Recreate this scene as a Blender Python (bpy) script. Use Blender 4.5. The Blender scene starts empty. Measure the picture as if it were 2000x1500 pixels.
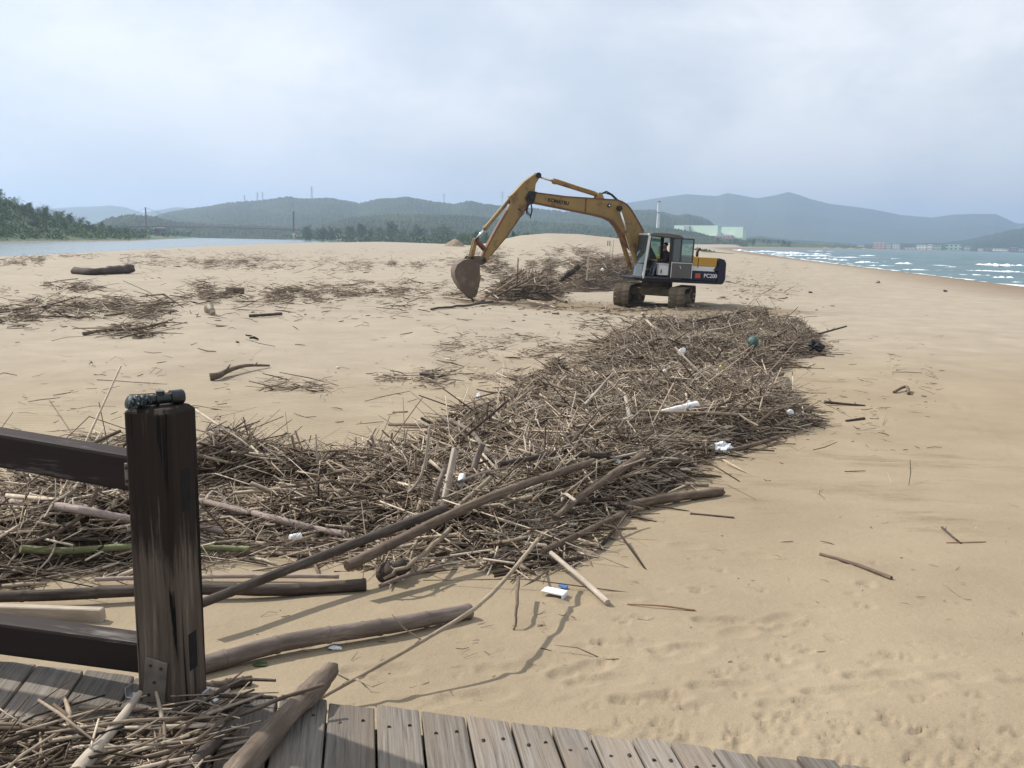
import bpy, bmesh, math, random
import numpy as np
from mathutils import Vector, Matrix, Euler

# ------------------------------------------------------------------ camera, sky, sun, exposure
SC = bpy.context.scene
COL = SC.collection
FPX, CAMH = 1700.0, 2.6                       # focal length in pixels of the 2000 px photo, eye height
PIT, ROL = math.atan(281 / FPX), math.atan(0.02)
_f = np.array([0, math.cos(PIT), -math.sin(PIT)])
_r0 = np.array([1.0, 0, 0]); _u0 = np.array([0, math.sin(PIT), math.cos(PIT)])
_R = _r0 * math.cos(ROL) + _u0 * math.sin(ROL)
_U = -_r0 * math.sin(ROL) + _u0 * math.cos(ROL)
EYE = np.array([0, 0, CAMH])
cam = bpy.data.cameras.new('camera'); camo = bpy.data.objects.new('camera', cam); COL.objects.link(camo)
cam.sensor_width = 36; cam.lens = 36 * FPX / 2000; cam.clip_start = 0.05; cam.clip_end = 30000
camo.matrix_world = Matrix(((_R[0], _U[0], -_f[0], 0), (_R[1], _U[1], -_f[1], 0), (_R[2], _U[2], -_f[2], CAMH), (0, 0, 0, 1)))
SC.camera = camo

SUN_AZ, SUN_EL = -62.0, 43.0                  # degrees, azimuth from +Y towards +X
SUN_STRENGTH, SKY_STRENGTH, EXPOSURE = 4.8, 0.10, 0.27
w = bpy.data.worlds.new('World'); SC.world = w; w.use_nodes = True
wn, wl = w.node_tree.nodes, w.node_tree.links
wn.clear()
def wnode(t, **k):
    n = wn.new(t)
    for a, b in k.items(): setattr(n, a, b)
    return n
def wmath(op, a, b=None):
    n = wnode('ShaderNodeMath', operation=op)
    for i, v in enumerate((a, b)):
        if v is None: continue
        if isinstance(v, (int, float)): n.inputs[i].default_value = v
        else: wl.new(v, n.inputs[i])
    return n.outputs[0]
sky = wnode('ShaderNodeTexSky', sky_type='NISHITA', sun_disc=False)
sky.sun_elevation = math.radians(SUN_EL); sky.sun_rotation = math.radians(SUN_AZ)
sky.air_density = 1.0; sky.dust_density = 2.5; sky.ozone_density = 1.2
tc = wnode('ShaderNodeTexCoord'); sep = wnode('ShaderNodeSeparateXYZ'); wl.new(tc.outputs['Generated'], sep.inputs[0])
zz = wmath('ADD', wmath('ABSOLUTE', sep.outputs['Z']), 0.16)
cmb = wnode('ShaderNodeCombineXYZ')
wl.new(wmath('DIVIDE', sep.outputs['X'], zz), cmb.inputs[0]); wl.new(wmath('DIVIDE', sep.outputs['Y'], zz), cmb.inputs[1])
cmb.inputs[2].default_value = 3.7
dmap = wnode('ShaderNodeMapping'); dmap.inputs['Scale'].default_value = (3.0, 3.0, 6.0); dmap.inputs['Location'].default_value = (2.3, 0.4, 1.1); wl.new(tc.outputs['Generated'], dmap.inputs['Vector'])
n1 = wnode('ShaderNodeTexNoise'); n1.inputs['Scale'].default_value = 1.0; n1.inputs['Detail'].default_value = 9; n1.inputs['Roughness'].default_value = 0.55; n1.inputs['Distortion'].default_value = 0.25
wl.new(dmap.outputs[0], n1.inputs['Vector'])
n2 = wnode('ShaderNodeTexNoise'); n2.inputs['Scale'].default_value = 0.33; n2.inputs['Detail'].default_value = 4
wl.new(cmb.outputs[0], n2.inputs['Vector'])
cov = wnode('ShaderNodeMapRange'); cov.interpolation_type = 'SMOOTHSTEP'
cov.inputs['From Min'].default_value = 0.36; cov.inputs['From Max'].default_value = 0.62
wl.new(wmath('ADD', wmath('MULTIPLY', n1.outputs['Fac'], 0.6), wmath('MULTIPLY', n2.outputs['Fac'], 0.4)), cov.inputs['Value'])
cr = wnode('ShaderNodeValToRGB')                # thin grey undersides to bright tops
cr.color_ramp.elements[0].position = 0.42; cr.color_ramp.elements[0].color = (7.3, 7.7, 8.25, 1)
cr.color_ramp.elements[1].position = 0.59; cr.color_ramp.elements[1].color = (8.9, 9.0, 9.1, 1)
n3 = wnode('ShaderNodeTexNoise'); n3.inputs['Scale'].default_value = 2.3; n3.inputs['Detail'].default_value = 11; n3.inputs['Roughness'].default_value = 0.58; n3.inputs['Distortion'].default_value = 0.4
wl.new(dmap.outputs[0], n3.inputs['Vector'])
wl.new(wmath('ADD', wmath('MULTIPLY', n1.outputs['Fac'], 0.58), wmath('MULTIPLY', n3.outputs['Fac'], 0.42)), cr.inputs['Fac'])
mixc = wnode('ShaderNodeMix', data_type='RGBA'); 
wl.new(wmath('ADD', wmath('MULTIPLY', cov.outputs[0], 0.35), 0.62), mixc.inputs[0])
wl.new(sky.outputs[0], mixc.inputs[6]); wl.new(cr.outputs[0], mixc.inputs[7])
low = wnode('ShaderNodeMapRange'); low.interpolation_type = 'SMOOTHSTEP'; wl.new(sep.outputs['Z'], low.inputs['Value'])   # greyer cloud bank low down all round
low.inputs['From Min'].default_value = 0.0; low.inputs['From Max'].default_value = 0.20; low.inputs['To Min'].default_value = 0.82; low.inputs['To Max'].default_value = 1.0
lowm = wnode('ShaderNodeMix', data_type='RGBA', blend_type='MULTIPLY'); lowm.inputs[0].default_value = 1.0
wl.new(mixc.outputs[2], lowm.inputs[6]); wl.new(low.outputs[0], lowm.inputs[7])
bg = wnode('ShaderNodeBackground'); bg.inputs['Strength'].default_value = SKY_STRENGTH
wl.new(lowm.outputs[2], bg.inputs['Color'])
wo = wnode('ShaderNodeOutputWorld'); wl.new(bg.outputs[0], wo.inputs['Surface'])
sl = bpy.data.lights.new('sun', 'SUN'); sl.energy = SUN_STRENGTH; sl.angle = math.radians(0.9); sl.color = (1.0, 0.95, 0.87)
so = bpy.data.objects.new('sun', sl); COL.objects.link(so)
_a, _e = math.radians(SUN_AZ), math.radians(SUN_EL)
SUNV = Vector((math.sin(_a) * math.cos(_e), math.cos(_a) * math.cos(_e), math.sin(_e)))
so.rotation_euler = SUNV.to_track_quat('Z', 'Y').to_euler(); so.location = (-40, 20, 60)
SC.view_settings.view_transform = 'Standard'; SC.view_settings.look = 'None'
SC.view_settings.exposure = EXPOSURE; SC.view_settings.gamma = 1; SC.view_settings.use_curve_mapping = False
SC.cycles.use_denoising = True; SC.cycles.volume_bounces = 1; SC.cycles.max_bounces = 6; SC.cycles.transparent_max_bounces = 12

# ------------------------------------------------------------------ helpers
random.seed(7); RNG = np.random.default_rng(7)
def ray(px, py): return _f + _R * (px - 1000) / FPX - _U * (py - 750) / FPX
def onz(px, py, z):
    d = ray(px, py); return EYE + d * ((z - CAMH) / d[2])
def at_y(px, py, Y):                          # the point of the pixel's ray at distance Y
    d = ray(px, py); return EYE + d * (Y / d[1])
def sm(a, b, x):
    t = np.clip((np.asarray(x, float) - a) / (b - a), 0, 1); return t * t * (3 - 2 * t)
_perm = np.random.default_rng(3).random((256, 256))
def vnoise(x, y):
    x = np.asarray(x, float); y = np.asarray(y, float)
    xi = np.floor(x).astype(int); yi = np.floor(y).astype(int); fx = x - xi; fy = y - yi
    fx = fx * fx * (3 - 2 * fx); fy = fy * fy * (3 - 2 * fy)
    g = lambda a, b: _perm[a & 255, b & 255]
    return (g(xi, yi) * (1 - fx) + g(xi + 1, yi) * fx) * (1 - fy) + (g(xi, yi + 1) * (1 - fx) + g(xi + 1, yi + 1) * fx) * fy
def fbm(x, y, o=4):
    s = 0; a = 0.5
    for k in range(o):
        s = s + a * (vnoise(x * 2 ** k + 17.3 * k, y * 2 ** k + 5.1 * k) - 0.5); a *= 0.5
    return s

def tag(o, label=None, cat=None, group=None, kind=None):
    if label: o['label'] = label
    if cat: o['category'] = cat
    if group: o['group'] = group
    if kind: o['kind'] = kind
    return o
def link(o, parent=None):
    COL.objects.link(o)
    if parent: o.parent = parent
    return o
def empty(name, loc=(0, 0, 0), rz=0.0, parent=None):
    o = bpy.data.objects.new(name, None); o.location = loc; o.rotation_euler = (0, 0, rz); return link(o, parent)
def fastmesh(name, V, Q, smooth=False):       # numpy verts, quads (n,4) or tris (n,3)
    me = bpy.data.meshes.new(name); V = np.asarray(V, np.float32); Q = np.asarray(Q, np.int32)
    me.vertices.add(len(V)); me.vertices.foreach_set('co', V.ravel())
    k = Q.shape[1]; me.loops.add(Q.size); me.loops.foreach_set('vertex_index', Q.ravel())
    me.polygons.add(len(Q)); me.polygons.foreach_set('loop_start', np.arange(0, Q.size, k, dtype=np.int32))
    me.polygons.foreach_set('loop_total', np.full(len(Q), k, np.int32))
    if smooth: me.polygons.foreach_set('use_smooth', np.ones(len(Q), bool))
    me.update(calc_edges=True); return me
def mobj(name, me, mat=None, parent=None):
    o = bpy.data.objects.new(name, me)
    if mat: me.materials.append(mat)
    return link(o, parent)
class MB:
    """collects boxes, prisms, tubes and lathes into one mesh"""
    def __init__(s): s.v = []; s.f = []
    def add(s, V, F):
        b = len(s.v); s.v += [tuple(p) for p in V]; s.f += [[i + b for i in f] for f in F]; return s
    def box(s, c, d, M=None):
        x, y, z = d[0] / 2, d[1] / 2, d[2] / 2
        P = [Vector((a * x, b * y, e * z)) for a in (-1, 1) for b in (-1, 1) for e in (-1, 1)]
        if M is not None: P = [M @ p for p in P]
        P = [p + Vector(c) for p in P]
        return s.add(P, [(0, 1, 3, 2), (4, 6, 7, 5), (0, 4, 5, 1), (2, 3, 7, 6), (0, 2, 6, 4), (1, 5, 7, 3)])
    def hexa(s, P): return s.add(P, [(0, 1, 3, 2), (4, 6, 7, 5), (0, 4, 5, 1), (2, 3, 7, 6), (0, 2, 6, 4), (1, 5, 7, 3)])
    def prism(s, prof, y0, y1):               # profile in x,z ; extruded along y
        n = len(prof); V = [(x, y0, z) for x, z in prof] + [(x, y1, z) for x, z in prof]
        return s.add(V, [list(range(n))[::-1], list(range(n, 2 * n))] + [[i, (i + 1) % n, n + (i + 1) % n, n + i] for i in range(n)][::1])
    def tube(s, pts, rad, n=8, caps=True, tw=0.0):
        pts = [Vector(p) for p in pts]; m = len(pts)
        if not hasattr(rad, '__len__'): rad = [rad] * m
        V = []; up = None
        for i, p in enumerate(pts):
            t = (pts[min(i + 1, m - 1)] - pts[max(i - 1, 0)]).normalized()
            if up is None: up = Vector((0, 0, 1)) if abs(t.z) < .9 else Vector((1, 0, 0))
            a = t.cross(up).normalized(); b = a.cross(t).normalized(); up = b
            for k in range(n):
                an = 2 * math.pi * k / n + tw; V.append(p + (a * math.cos(an) + b * math.sin(an)) * rad[i])
        F = [[i * n + k, i * n + (k + 1) % n, (i + 1) * n + (k + 1) % n, (i + 1) * n + k] for i in range(m - 1) for k in range(n)]
        if caps: F += [list(range(n))[::-1], [(m - 1) * n + k for k in range(n)]]
        return s.add(V, F)
    def build(s, name, mat, parent=None, smooth=False, bevel=0.0, seg=1, autos=None):
        bm = bmesh.new(); vs = [bm.verts.new(p) for p in s.v]
        for f in s.f:
            try: bm.faces.new([vs[i] for i in f])
            except ValueError: pass
        bmesh.ops.recalc_face_normals(bm, faces=bm.faces)
        if bevel > 0:
            bmesh.ops.bevel(bm, geom=[e for e in bm.edges if len(e.link_faces) == 2 and e.calc_face_angle(0) > 0.5], offset=bevel, segments=seg, affect='EDGES', profile=0.5)
        me = bpy.data.meshes.new(name); bm.to_mesh(me); bm.free()
        if smooth:
            for p in me.polygons: p.use_smooth = True
            if autos: me.set_sharp_from_angle(angle=autos)
        return mobj(name, me, mat, parent)

# ------------------------------------------------------------------ materials
def material(name, rough=0.8, metal=0.0, spec=0.3):
    m = bpy.data.materials.new(name); m.use_nodes = True; nt = m.node_tree
    b = nt.nodes['Principled BSDF']; b.inputs['Roughness'].default_value = rough; b.inputs['Metallic'].default_value = metal
    b.inputs['Specular IOR Level'].default_value = spec
    return m, nt, b
def N(nt, t, **k):
    n = nt.nodes.new(t)
    for a, v in k.items():
        if a in n.inputs.keys(): n.inputs[a].default_value = v
        else: setattr(n, a, v)
    return n
def ramp(nt, fac, stops):
    n = nt.nodes.new('ShaderNodeValToRGB'); e = n.color_ramp.elements
    while len(e) < len(stops): e.new(0.5)
    for el, (p, c) in zip(e, stops): el.position = p; el.color = (*c, 1)
    nt.links.new(fac, n.inputs[0]); return n.outputs[0]
def noise(nt, scale, detail=5, rough=0.55, vec=None, stretch=None, coord='Object', dist=0.0):
    n = N(nt, 'ShaderNodeTexNoise', Scale=scale, Detail=detail, Roughness=rough, Distortion=dist)
    if vec is None:
        t = N(nt, 'ShaderNodeTexCoord'); vec = t.outputs[coord]
    if stretch:
        mp = N(nt, 'ShaderNodeMapping'); mp.inputs['Scale'].default_value = stretch; nt.links.new(vec, mp.inputs['Vector']); vec = mp.outputs[0]
    nt.links.new(vec, n.inputs['Vector']); return n.outputs['Fac']
def mix(nt, fac, a, b, blend='MIX'):
    n = N(nt, 'ShaderNodeMix', data_type='RGBA', blend_type=blend)
    for i, v in ((0, fac), (6, a), (7, b)):
        if isinstance(v, tuple): n.inputs[i].default_value = (*v, 1)
        elif isinstance(v, (int, float)): n.inputs[i].default_value = v
        else: nt.links.new(v, n.inputs[i])
    return n.outputs[2]
def math_(nt, op, a, b=0.0):
    n = N(nt, 'ShaderNodeMath', operation=op)
    for i, v in ((0, a), (1, b)):
        if isinstance(v, (int, float)): n.inputs[i].default_value = v
        else: nt.links.new(v, n.inputs[i])
    return n.outputs[0]
def bump(nt, b, h, strength=0.4, dist=0.01):
    n = N(nt, 'ShaderNodeBump', Strength=strength, Distance=dist); nt.links.new(h, n.inputs['Height'])
    nt.links.new(n.outputs[0], b.inputs['Normal'])
def attr(nt, name):
    n = N(nt, 'ShaderNodeAttribute'); n.attribute_name = name; return n.outputs['Fac']
def simple(name, c0, c1, scale=6, rough=0.7, metal=0.0, spec=0.3, bs=0.2, bd=0.005, stretch=None, p=(0.35, 0.65), detail=6):
    m, nt, b = material(name, rough, metal, spec)
    n = noise(nt, scale, detail, stretch=stretch); nt.links.new(ramp(nt, n, [(p[0], c0), (p[1], c1)]), b.inputs['Base Color'])
    if bs: bump(nt, b, n, bs, bd)
    return m
def worn(name, paint, worn_c, rust, scale=3.0, rough=0.5, amt=(0.52, 0.7)):
    m, nt, b = material(name, rough, 0, 0.4)
    n = noise(nt, scale, 8, 0.65); n2 = noise(nt, scale * 0.35, 4, 0.6)
    c = mix(nt, ramp(nt, n2, [(0.3, (0, 0, 0)), (0.75, (1, 1, 1))]), paint, worn_c)
    c = mix(nt, ramp(nt, n, [(amt[0], (0, 0, 0)), (amt[1], (1, 1, 1))]), c, rust)
    nt.links.new(c, b.inputs['Base Color']); bump(nt, b, n, 0.15, 0.004); return m

# ------------------------------------------------------------------ the lie of the land
def Xs(y): return np.interp(y, [-50, 0, 85, 120, 202, 348, 600, 900, 1150, 1350, 1450, 1500], [25, 34, 50, 56, 70, 100, 148, 260, 420, 700, 1100, 9000])
def Xr(y): return np.interp(y, [-50, 0, 115, 156, 217, 320, 540, 1208, 1700], [-48, -55, -67, -73, -83, -94, -99, -390, -900])
def Xl(y): return np.interp(y, [-50, 254, 390, 607, 1208, 1700], [-118, -148, -167, -231, -402, -905])
def smin(a, b, k):
    h = np.clip(0.5 + 0.5 * (b - a) / k, 0, 1); return b * (1 - h) + a * h - k * h * (1 - h)
SEA_Z, RIVER_Z = -1.0, -0.9
DUNE_X = [-14, -8, -4, 1, 6, 12, 18, 25, 35, 45, 56]; DUNE_H = [0, 1.2, 2.3, 3.5, 4.0, 4.0, 3.5, 3.0, 2.5, 1.5, 0]
def tz(x, y):
    x = np.asarray(x, float); y = np.asarray(y, float)
    base = 0.95 * np.exp(-(np.maximum(y, 2.6) - 2.5) / 11.0)
    base = base + 0.05 * sm(0.1, 1.6, x) * (1 - sm(2.7, 3.5, y))
    base = base + 0.33 * (1 - sm(-6, 7, x)) * sm(10, 28, y) * (1 - sm(70, 120, y))
    base = base + np.interp(x, DUNE_X, DUNE_H) * (.35 * sm(60, 120, y) + .65 * sm(110, 170, y)) * (1 - 0.75 * sm(174, 260, y))
    base = base + 6.5 * sm(450, 1500, y) * (1 - sm(420, 560, x))
    base = base + fbm(x * 0.11, y * 0.11, 3) * 0.28 * sm(3, 30, y) + fbm(x * 0.7 + 9, y * 0.7, 3) * 0.06 + fbm(x * 2.3, y * 2.9 + 4, 3) * 0.016
    d = Xs(y) - x
    zs = np.where(d > 0, SEA_Z + 2.6 * (1 - np.exp(-np.maximum(d, 0) / 20)), SEA_Z + np.maximum(0.06 * d, -3)) + np.clip(d - 28, 0, 200) * .22
    dr = x - Xr(y); zr = RIVER_Z + 1.6 * (1 - np.exp(-np.maximum(dr, 0) / 18)) + np.clip(dr - 25, 0, 300) * .12
    right = smin(smin(base, zs, 0.15), zr, 0.15)
    dl = Xl(y) - x
    hill = 19.0 * sm(3, 46, dl) * np.interp(y, [-50, 270, 320, 390, 460], [1.12, 1.12, .92, .36, .08]) + fbm(x * .03, y * .03, 3) * 5 * sm(4, 40, dl)
    left = RIVER_Z + 1.5 * (1 - np.exp(-np.maximum(dl, 0) / 5)) + hill + 5 * sm(450, 1500, y) * sm(5, 80, dl)
    chan = RIVER_Z - 0.08 * np.minimum(np.minimum(-dr, -dl), 30)
    return np.where(dr >= 0, right, np.where(dl >= 0, left, chan))
PILES = []                                    # (world polygon, height, edge width)
def poly_dist(P, x, y):                       # signed distance: positive inside
    x = np.asarray(x, float); y = np.asarray(y, float); ins = np.zeros(x.shape, bool); best = np.full(x.shape, 1e9)
    n = len(P)
    for i in range(n):
        x0, y0 = P[i]; x1, y1 = P[(i + 1) % n]; dx, dy = x1 - x0, y1 - y0
        t = np.clip(((x - x0) * dx + (y - y0) * dy) / (dx * dx + dy * dy + 1e-9), 0, 1)
        best = np.minimum(best, np.hypot(x - x0 - t * dx, y - y0 - t * dy))
        c = ((y0 > y) != (y1 > y)) & (x < dx * (y - y0) / (dy if abs(dy) > 1e-12 else 1e-12) + x0); ins ^= c
    return np.where(ins, best, -best)
def pileh(x, y, only=None):
    h = np.zeros(np.shape(x))
    for k, (P, H, W) in enumerate(PILES):
        if only is not None and k != only: continue
        d = poly_dist(P, x, y); gp = 1 if k else 1 - (1 - sm(.30, .5, vnoise(np.asarray(x) * 1.5 + 5.2, np.asarray(y) * 1.5 + 1.7))) * (1 - sm(-.6, .6, x)); e = gp * sm(0, W, d) * (0.62 + 1.5 * (fbm(np.asarray(x) * 1.3 + k, np.asarray(y) * 1.3, 3) + 0.25)); h = np.maximum(h, H * np.clip(e, 0, 1.4))
    return h
_T = np.concatenate([np.linspace(1.2, 14, 200), np.geomspace(14.1, 900, 230)])
def at(px, py, h=0.0, piles=True):            # the point where the pixel's ray meets the sand (or the heaps on it), raised by h
    d = ray(px, py); P = EYE[None] + d[None] * _T[:, None]
    g = tz(P[:, 0], P[:, 1]) + h + (pileh(P[:, 0], P[:, 1]) if piles else 0)
    u = P[:, 2] - g; i = np.argmax(u < 0)
    if u[i] >= 0: i = len(_T) - 1
    if i == 0: i = 1
    t = _T[i - 1] + (_T[i] - _T[i - 1]) * u[i - 1] / (u[i - 1] - u[i] + 1e-12)
    return EYE + d * t
def at_many(q):                              # the same for many pixels, bare sand
    d = _f[None] + _R[None] * ((q[:, 0] - 1000) / FPX)[:, None] - _U[None] * ((q[:, 1] - 750) / FPX)[:, None]
    X = d[:, :1] * _T[None]; Y = d[:, 1:2] * _T[None]; u = CAMH + d[:, 2:] * _T[None] - tz(X, Y)
    i = np.maximum(np.argmax(u < 0, 1), 1); r = np.arange(len(q)); ok = u[r, i] < 0
    t = _T[i - 1] + (_T[i] - _T[i - 1]) * u[r, i - 1] / (u[r, i - 1] - u[r, i] + 1e-12)
    return np.stack([d[:, 0] * t, d[:, 1] * t], 1)[ok]
def wpoly(px): return [tuple(at(a, b, 0, False)[:2]) for a, b in px]
# ------------------------------------------------------------------ sand
def mat_sand():
    m, nt, b = material('sand', 0.92, 0, 0.15)
    geo = N(nt, 'ShaderNodeNewGeometry'); pos = geo.outputs['Position']
    n1 = noise(nt, 0.35, 6, 0.6, vec=pos); n2 = noise(nt, 140, 3, 0.7, vec=pos); n3 = noise(nt, 2.6, 8, 0.68, vec=pos, stretch=(0.55, 1.5, 1)); n7 = noise(nt, 0.9, 7, 0.65, vec=pos); n8 = noise(nt, 55, 2, 0.5, vec=pos); n4 = noise(nt, 22, 5, 0.65, vec=pos)
    dry = ramp(nt, n1, [(0.3, (0.262, 0.205, 0.131)), (0.7, (0.305, 0.245, 0.163))])
    pale = ramp(nt, n1, [(0.3, (0.33, 0.286, 0.226)), (0.7, (0.375, 0.33, 0.266))])
    dry = mix(nt, attr(nt, 'tan'), pale, dry)
    dry = mix(nt, 0.35, dry, ramp(nt, n2, [(0.3, (0.215, 0.172, 0.118)), (0.75, (0.42, 0.354, 0.266))]))
    damp = mix(nt, ramp(nt, n4, [(0.35, (0, 0, 0)), (0.7, (1, 1, 1))]), (0.195, 0.148, 0.095), (0.25, 0.195, 0.13))
    # damp patches: broad cover from the vertex mask, broken up by streaky noise
    dm = math_(nt, 'ADD', attr(nt, 'damp'), math_(nt, 'MULTIPLY', math_(nt, 'SUBTRACT', n3, 0.5), 1.5))
    dmk = ramp(nt, dm, [(0.42, (0, 0, 0)), (0.68, (.85, .85, .85))])
    c = mix(nt, dmk, dry, damp)
    c = mix(nt, 1.0, c, ramp(nt, n7, [(.3, (.86, .85, .84)), (.7, (1.08, 1.08, 1.08))]), 'MULTIPLY')
    c = mix(nt, ramp(nt, n8, [(.70, (0, 0, 0)), (.76, (.55, .55, .55))]), c, (.10, .075, .05))
    wetm = ramp(nt, math_(nt, 'ADD', attr(nt, 'wet'), math_(nt, 'MULTIPLY', math_(nt, 'SUBTRACT', n1, 0.5), 0.35)), [(0.30, (0, 0, 0)), (0.80, (1, 1, 1))])
    c = mix(nt, wetm, c, (0.20, 0.145, 0.092))
    n5 = noise(nt, 0.05, 8, 0.65, vec=pos)
    veg = ramp(nt, n5, [(0.3, (0.035, 0.055, 0.022)), (0.55, (0.07, 0.10, 0.04)), (0.75, (0.12, 0.14, 0.06))])
    vm = ramp(nt, math_(nt, 'ADD', attr(nt, 'veg'), math_(nt, 'MULTIPLY', math_(nt, 'SUBTRACT', n3, 0.5), 0.5)), [(0.45, (0, 0, 0)), (0.55, (1, 1, 1))])
    c = mix(nt, vm, c, veg)
    nt.links.new(c, b.inputs['Base Color'])
    rr = N(nt, 'ShaderNodeMapRange'); nt.links.new(wetm, rr.inputs[0]); rr.inputs[3].default_value = 0.92; rr.inputs[4].default_value = 0.6
    nt.links.new(rr.outputs[0], b.inputs['Roughness'])
    # grain, lumps and wind ripples
    wv = N(nt, 'ShaderNodeTexWave', Scale=2.6, Distortion=5.0, Detail=3.0); wv.inputs['Detail Scale'].default_value = 1.2
    wv.bands_direction = 'Y'; nt.links.new(pos, wv.inputs['Vector'])
    rip = math_(nt, 'MULTIPLY', wv.outputs['Fac'], attr(nt, 'ripple'))
    h = math_(nt, 'ADD', math_(nt, 'MULTIPLY', n2, 0.35), math_(nt, 'ADD', math_(nt, 'MULTIPLY', n4, 1.3), math_(nt, 'MULTIPLY', rip, 1.6)))
    h = math_(nt, 'ADD', h, math_(nt, 'MULTIPLY', math_(nt, 'MULTIPLY', n4, attr(nt, 'churn')), 12.0))
    bump(nt, b, h, 0.5, 0.011)
    return m
az = np.radians(np.concatenate([np.linspace(-100, -36, 18)[:-1], np.linspace(-36, 36, 400), np.linspace(36, 100, 18)[1:]]))
rr_ = np.concatenate([np.arange(1.2, 7.0, 0.021), np.geomspace(7.0, 7200, 360)])
A, Rr = np.meshgrid(az, rr_)
GX, GY = Rr * np.sin(A), Rr * np.cos(A); GZ = tz(GX, GY)
# ---- footprints, paw prints, hollows and ruts pressed into the sand
def dent(cx, cy, rx, ry, ang, depth, rim=0.25, pw=2.0):
    global GZ
    Rm = max(rx, ry) * 2.4
    s = (np.abs(GX - cx) < Rm) & (np.abs(GY - cy) < Rm)
    if not s.any(): return
    dx, dy = GX[s] - cx, GY[s] - cy; ca, sa = math.cos(ang), math.sin(ang)
    q = np.sqrt(((dx * ca + dy * sa) / rx) ** 2 + ((-dx * sa + dy * ca) / ry) ** 2)
    GZ[s] += -depth * np.exp(-q ** (2 * pw)) + depth * rim * np.exp(-((q - 1.35) / 0.33) ** 2)
R2 = random.Random(11)
def paw(cx, cy, a, s=1.0, k=.85):
    ca, sa = math.cos(a), math.sin(a)
    L = lambda u, v: (cx + u * ca - v * sa, cy + u * sa + v * ca)
    dent(*L(0, 0), 0.024 * s, 0.030 * s, a, 0.015 * k, 0.2)
    for u, v in ((0.036, -0.034), (0.052, -0.012), (0.052, 0.013), (0.036, 0.034)): dent(*L(u * s, v * s), 0.015 * s, 0.011 * s, a, 0.014 * k, 0.15)
def shoe(cx, cy, a, dp=0.010):
    ca, sa = math.cos(a), math.sin(a)
    dent(cx + .055 * ca, cy + .055 * sa, .095, .052, a, dp, .3, 3); dent(cx - .09 * ca, cy - .09 * sa, .06, .042, a, dp * 1.1, .3, 3)
for (px, py) in [(1545, 1405), (1560, 1430), (1410, 1320), (1440, 1430), (1305, 1420), (1215, 1415), (1630, 1250), (1575, 1220), (1530, 1290), (1575, 1272), (1460, 1305), (1620, 1310), (1640, 1420), (1735, 1400), (1745, 1415), (1790, 1430),
                 (1825, 1435), (1740, 1280), (1700, 1185), (1410, 1115), (1490, 1155), (1370, 1155), (1220, 1215), (1255, 1208), (1700, 1145), (1795, 1370), (1920, 1360), (1990, 1435), (1890, 1460), (1340, 1440), (1500, 1425), (1450, 1445), (1620, 1450), (1690, 1430), (1240, 1375), (1320, 1370), (1360, 1155), (1710, 1100), (1990, 1200)]:
    p = at(px, py, 0, False); paw(p[0], p[1], R2.uniform(-.6, .6) + 1.6, R2.uniform(0.8, 1.15))
for k in range(75):
    p = at(R2.uniform(1150, 2050), 1500 - 260 * R2.random() ** 1.7, 0, False); paw(p[0], p[1], R2.uniform(0, 6.28), R2.uniform(.55, .95), R2.uniform(.3, .7))
for (px, py, a) in [(1415, 1213, 0.05), (1515, 1212, .5), (1225, 1256, .02), (1135, 1308, .55), (1330, 1268, .3), (1420, 1340, .1), (1000, 1306, .05), (1640, 1350, .2), (1270, 1365, .1), (1180, 1330, .2), (740, 1310, .1), (1720, 1320, .1), (1560, 1375, .1), (1850, 1325, .15), (930, 1360, .2)]:
    p = at(px, py, 0, False); shoe(p[0], p[1], a, R2.uniform(.009, .015))
for k in range(60):                           # worn dips
    p = at(R2.uniform(600, 2050), R2.uniform(1060, 1480), 0, False); r = R2.uniform(.03, .11); dent(p[0], p[1], r, r * R2.uniform(.35, .8), R2.uniform(-.5, .5), R2.uniform(.003, .010), .5, 1.2)
for k in range(230):                          # small pits
    p = at(R2.uniform(700, 2050), R2.uniform(900, 1490), 0, False); r = R2.uniform(.008, .02); dent(p[0], p[1], r, r * .8, 0, R2.uniform(.004, .01), .3, 1)
trail = [(1790, 680), (1800, 700), (1803, 720), (1812, 745), (1840, 770), (1868, 790), (1905, 830), (1950, 865), (2000, 905)]
for (a, b_), (c, d) in zip(trail[:-1], trail[1:]):
    for k in range(9):
        t = k / 9; p = at(a + (c - a) * t + R2.uniform(-2, 2), b_ + (d - b_) * t, 0, False); r = .03 + .004 * p[1]; dent(p[0], p[1], r * R2.uniform(.5, 1), r * 1.2, 0, R2.uniform(.004, .014), .6, 1)
# ---- what covers the ground where: wet by the sea, damp where sand was dug, churned by the tracks, scrub beyond
DS = Xs(GY) - GX
wet = np.where(DS < 60, 1 - sm(3, 27, DS), 0) * (GY < 1500)
wet = np.maximum(wet, np.where((GX - Xr(GY) < 20), 1 - sm(0, 3.5, GX - Xr(GY)), 0))
yv = np.interp(GX, [-110, -60, -30, -9, -3, 45, 62, 100, 150], [560, 500, 440, 330, 179, 179, 250, 520, 900])
veg = sm(-6, 6, GY - yv) * np.where(GY < 1400, sm(12, 26, DS), 1); veg = np.maximum(veg, sm(.3, 1.5, Xl(GY) - GX))
def blob(px, py, rx, ry):
    p = at(px, py, 0, False); return np.exp(-(((GX - p[0]) / rx) ** 2 + ((GY - p[1]) / ry) ** 2))
churn = np.clip(blob(1250, 600, 6.5, 4.5) + blob(1040, 592, 3.5, 2.2) + blob(1430, 560, 5, 9) + 0.6 * blob(1500, 545, 6, 10) + .5 * blob(1300, 520, 9, 14), 0, 1)
damp = 0.36 * churn + .75 * np.clip(blob(1250, 606, 5.5, 2.6) + blob(1060, 594, 4.2, 1.7) + blob(1440, 606, 3.0, 1.8), 0, 1)
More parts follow.
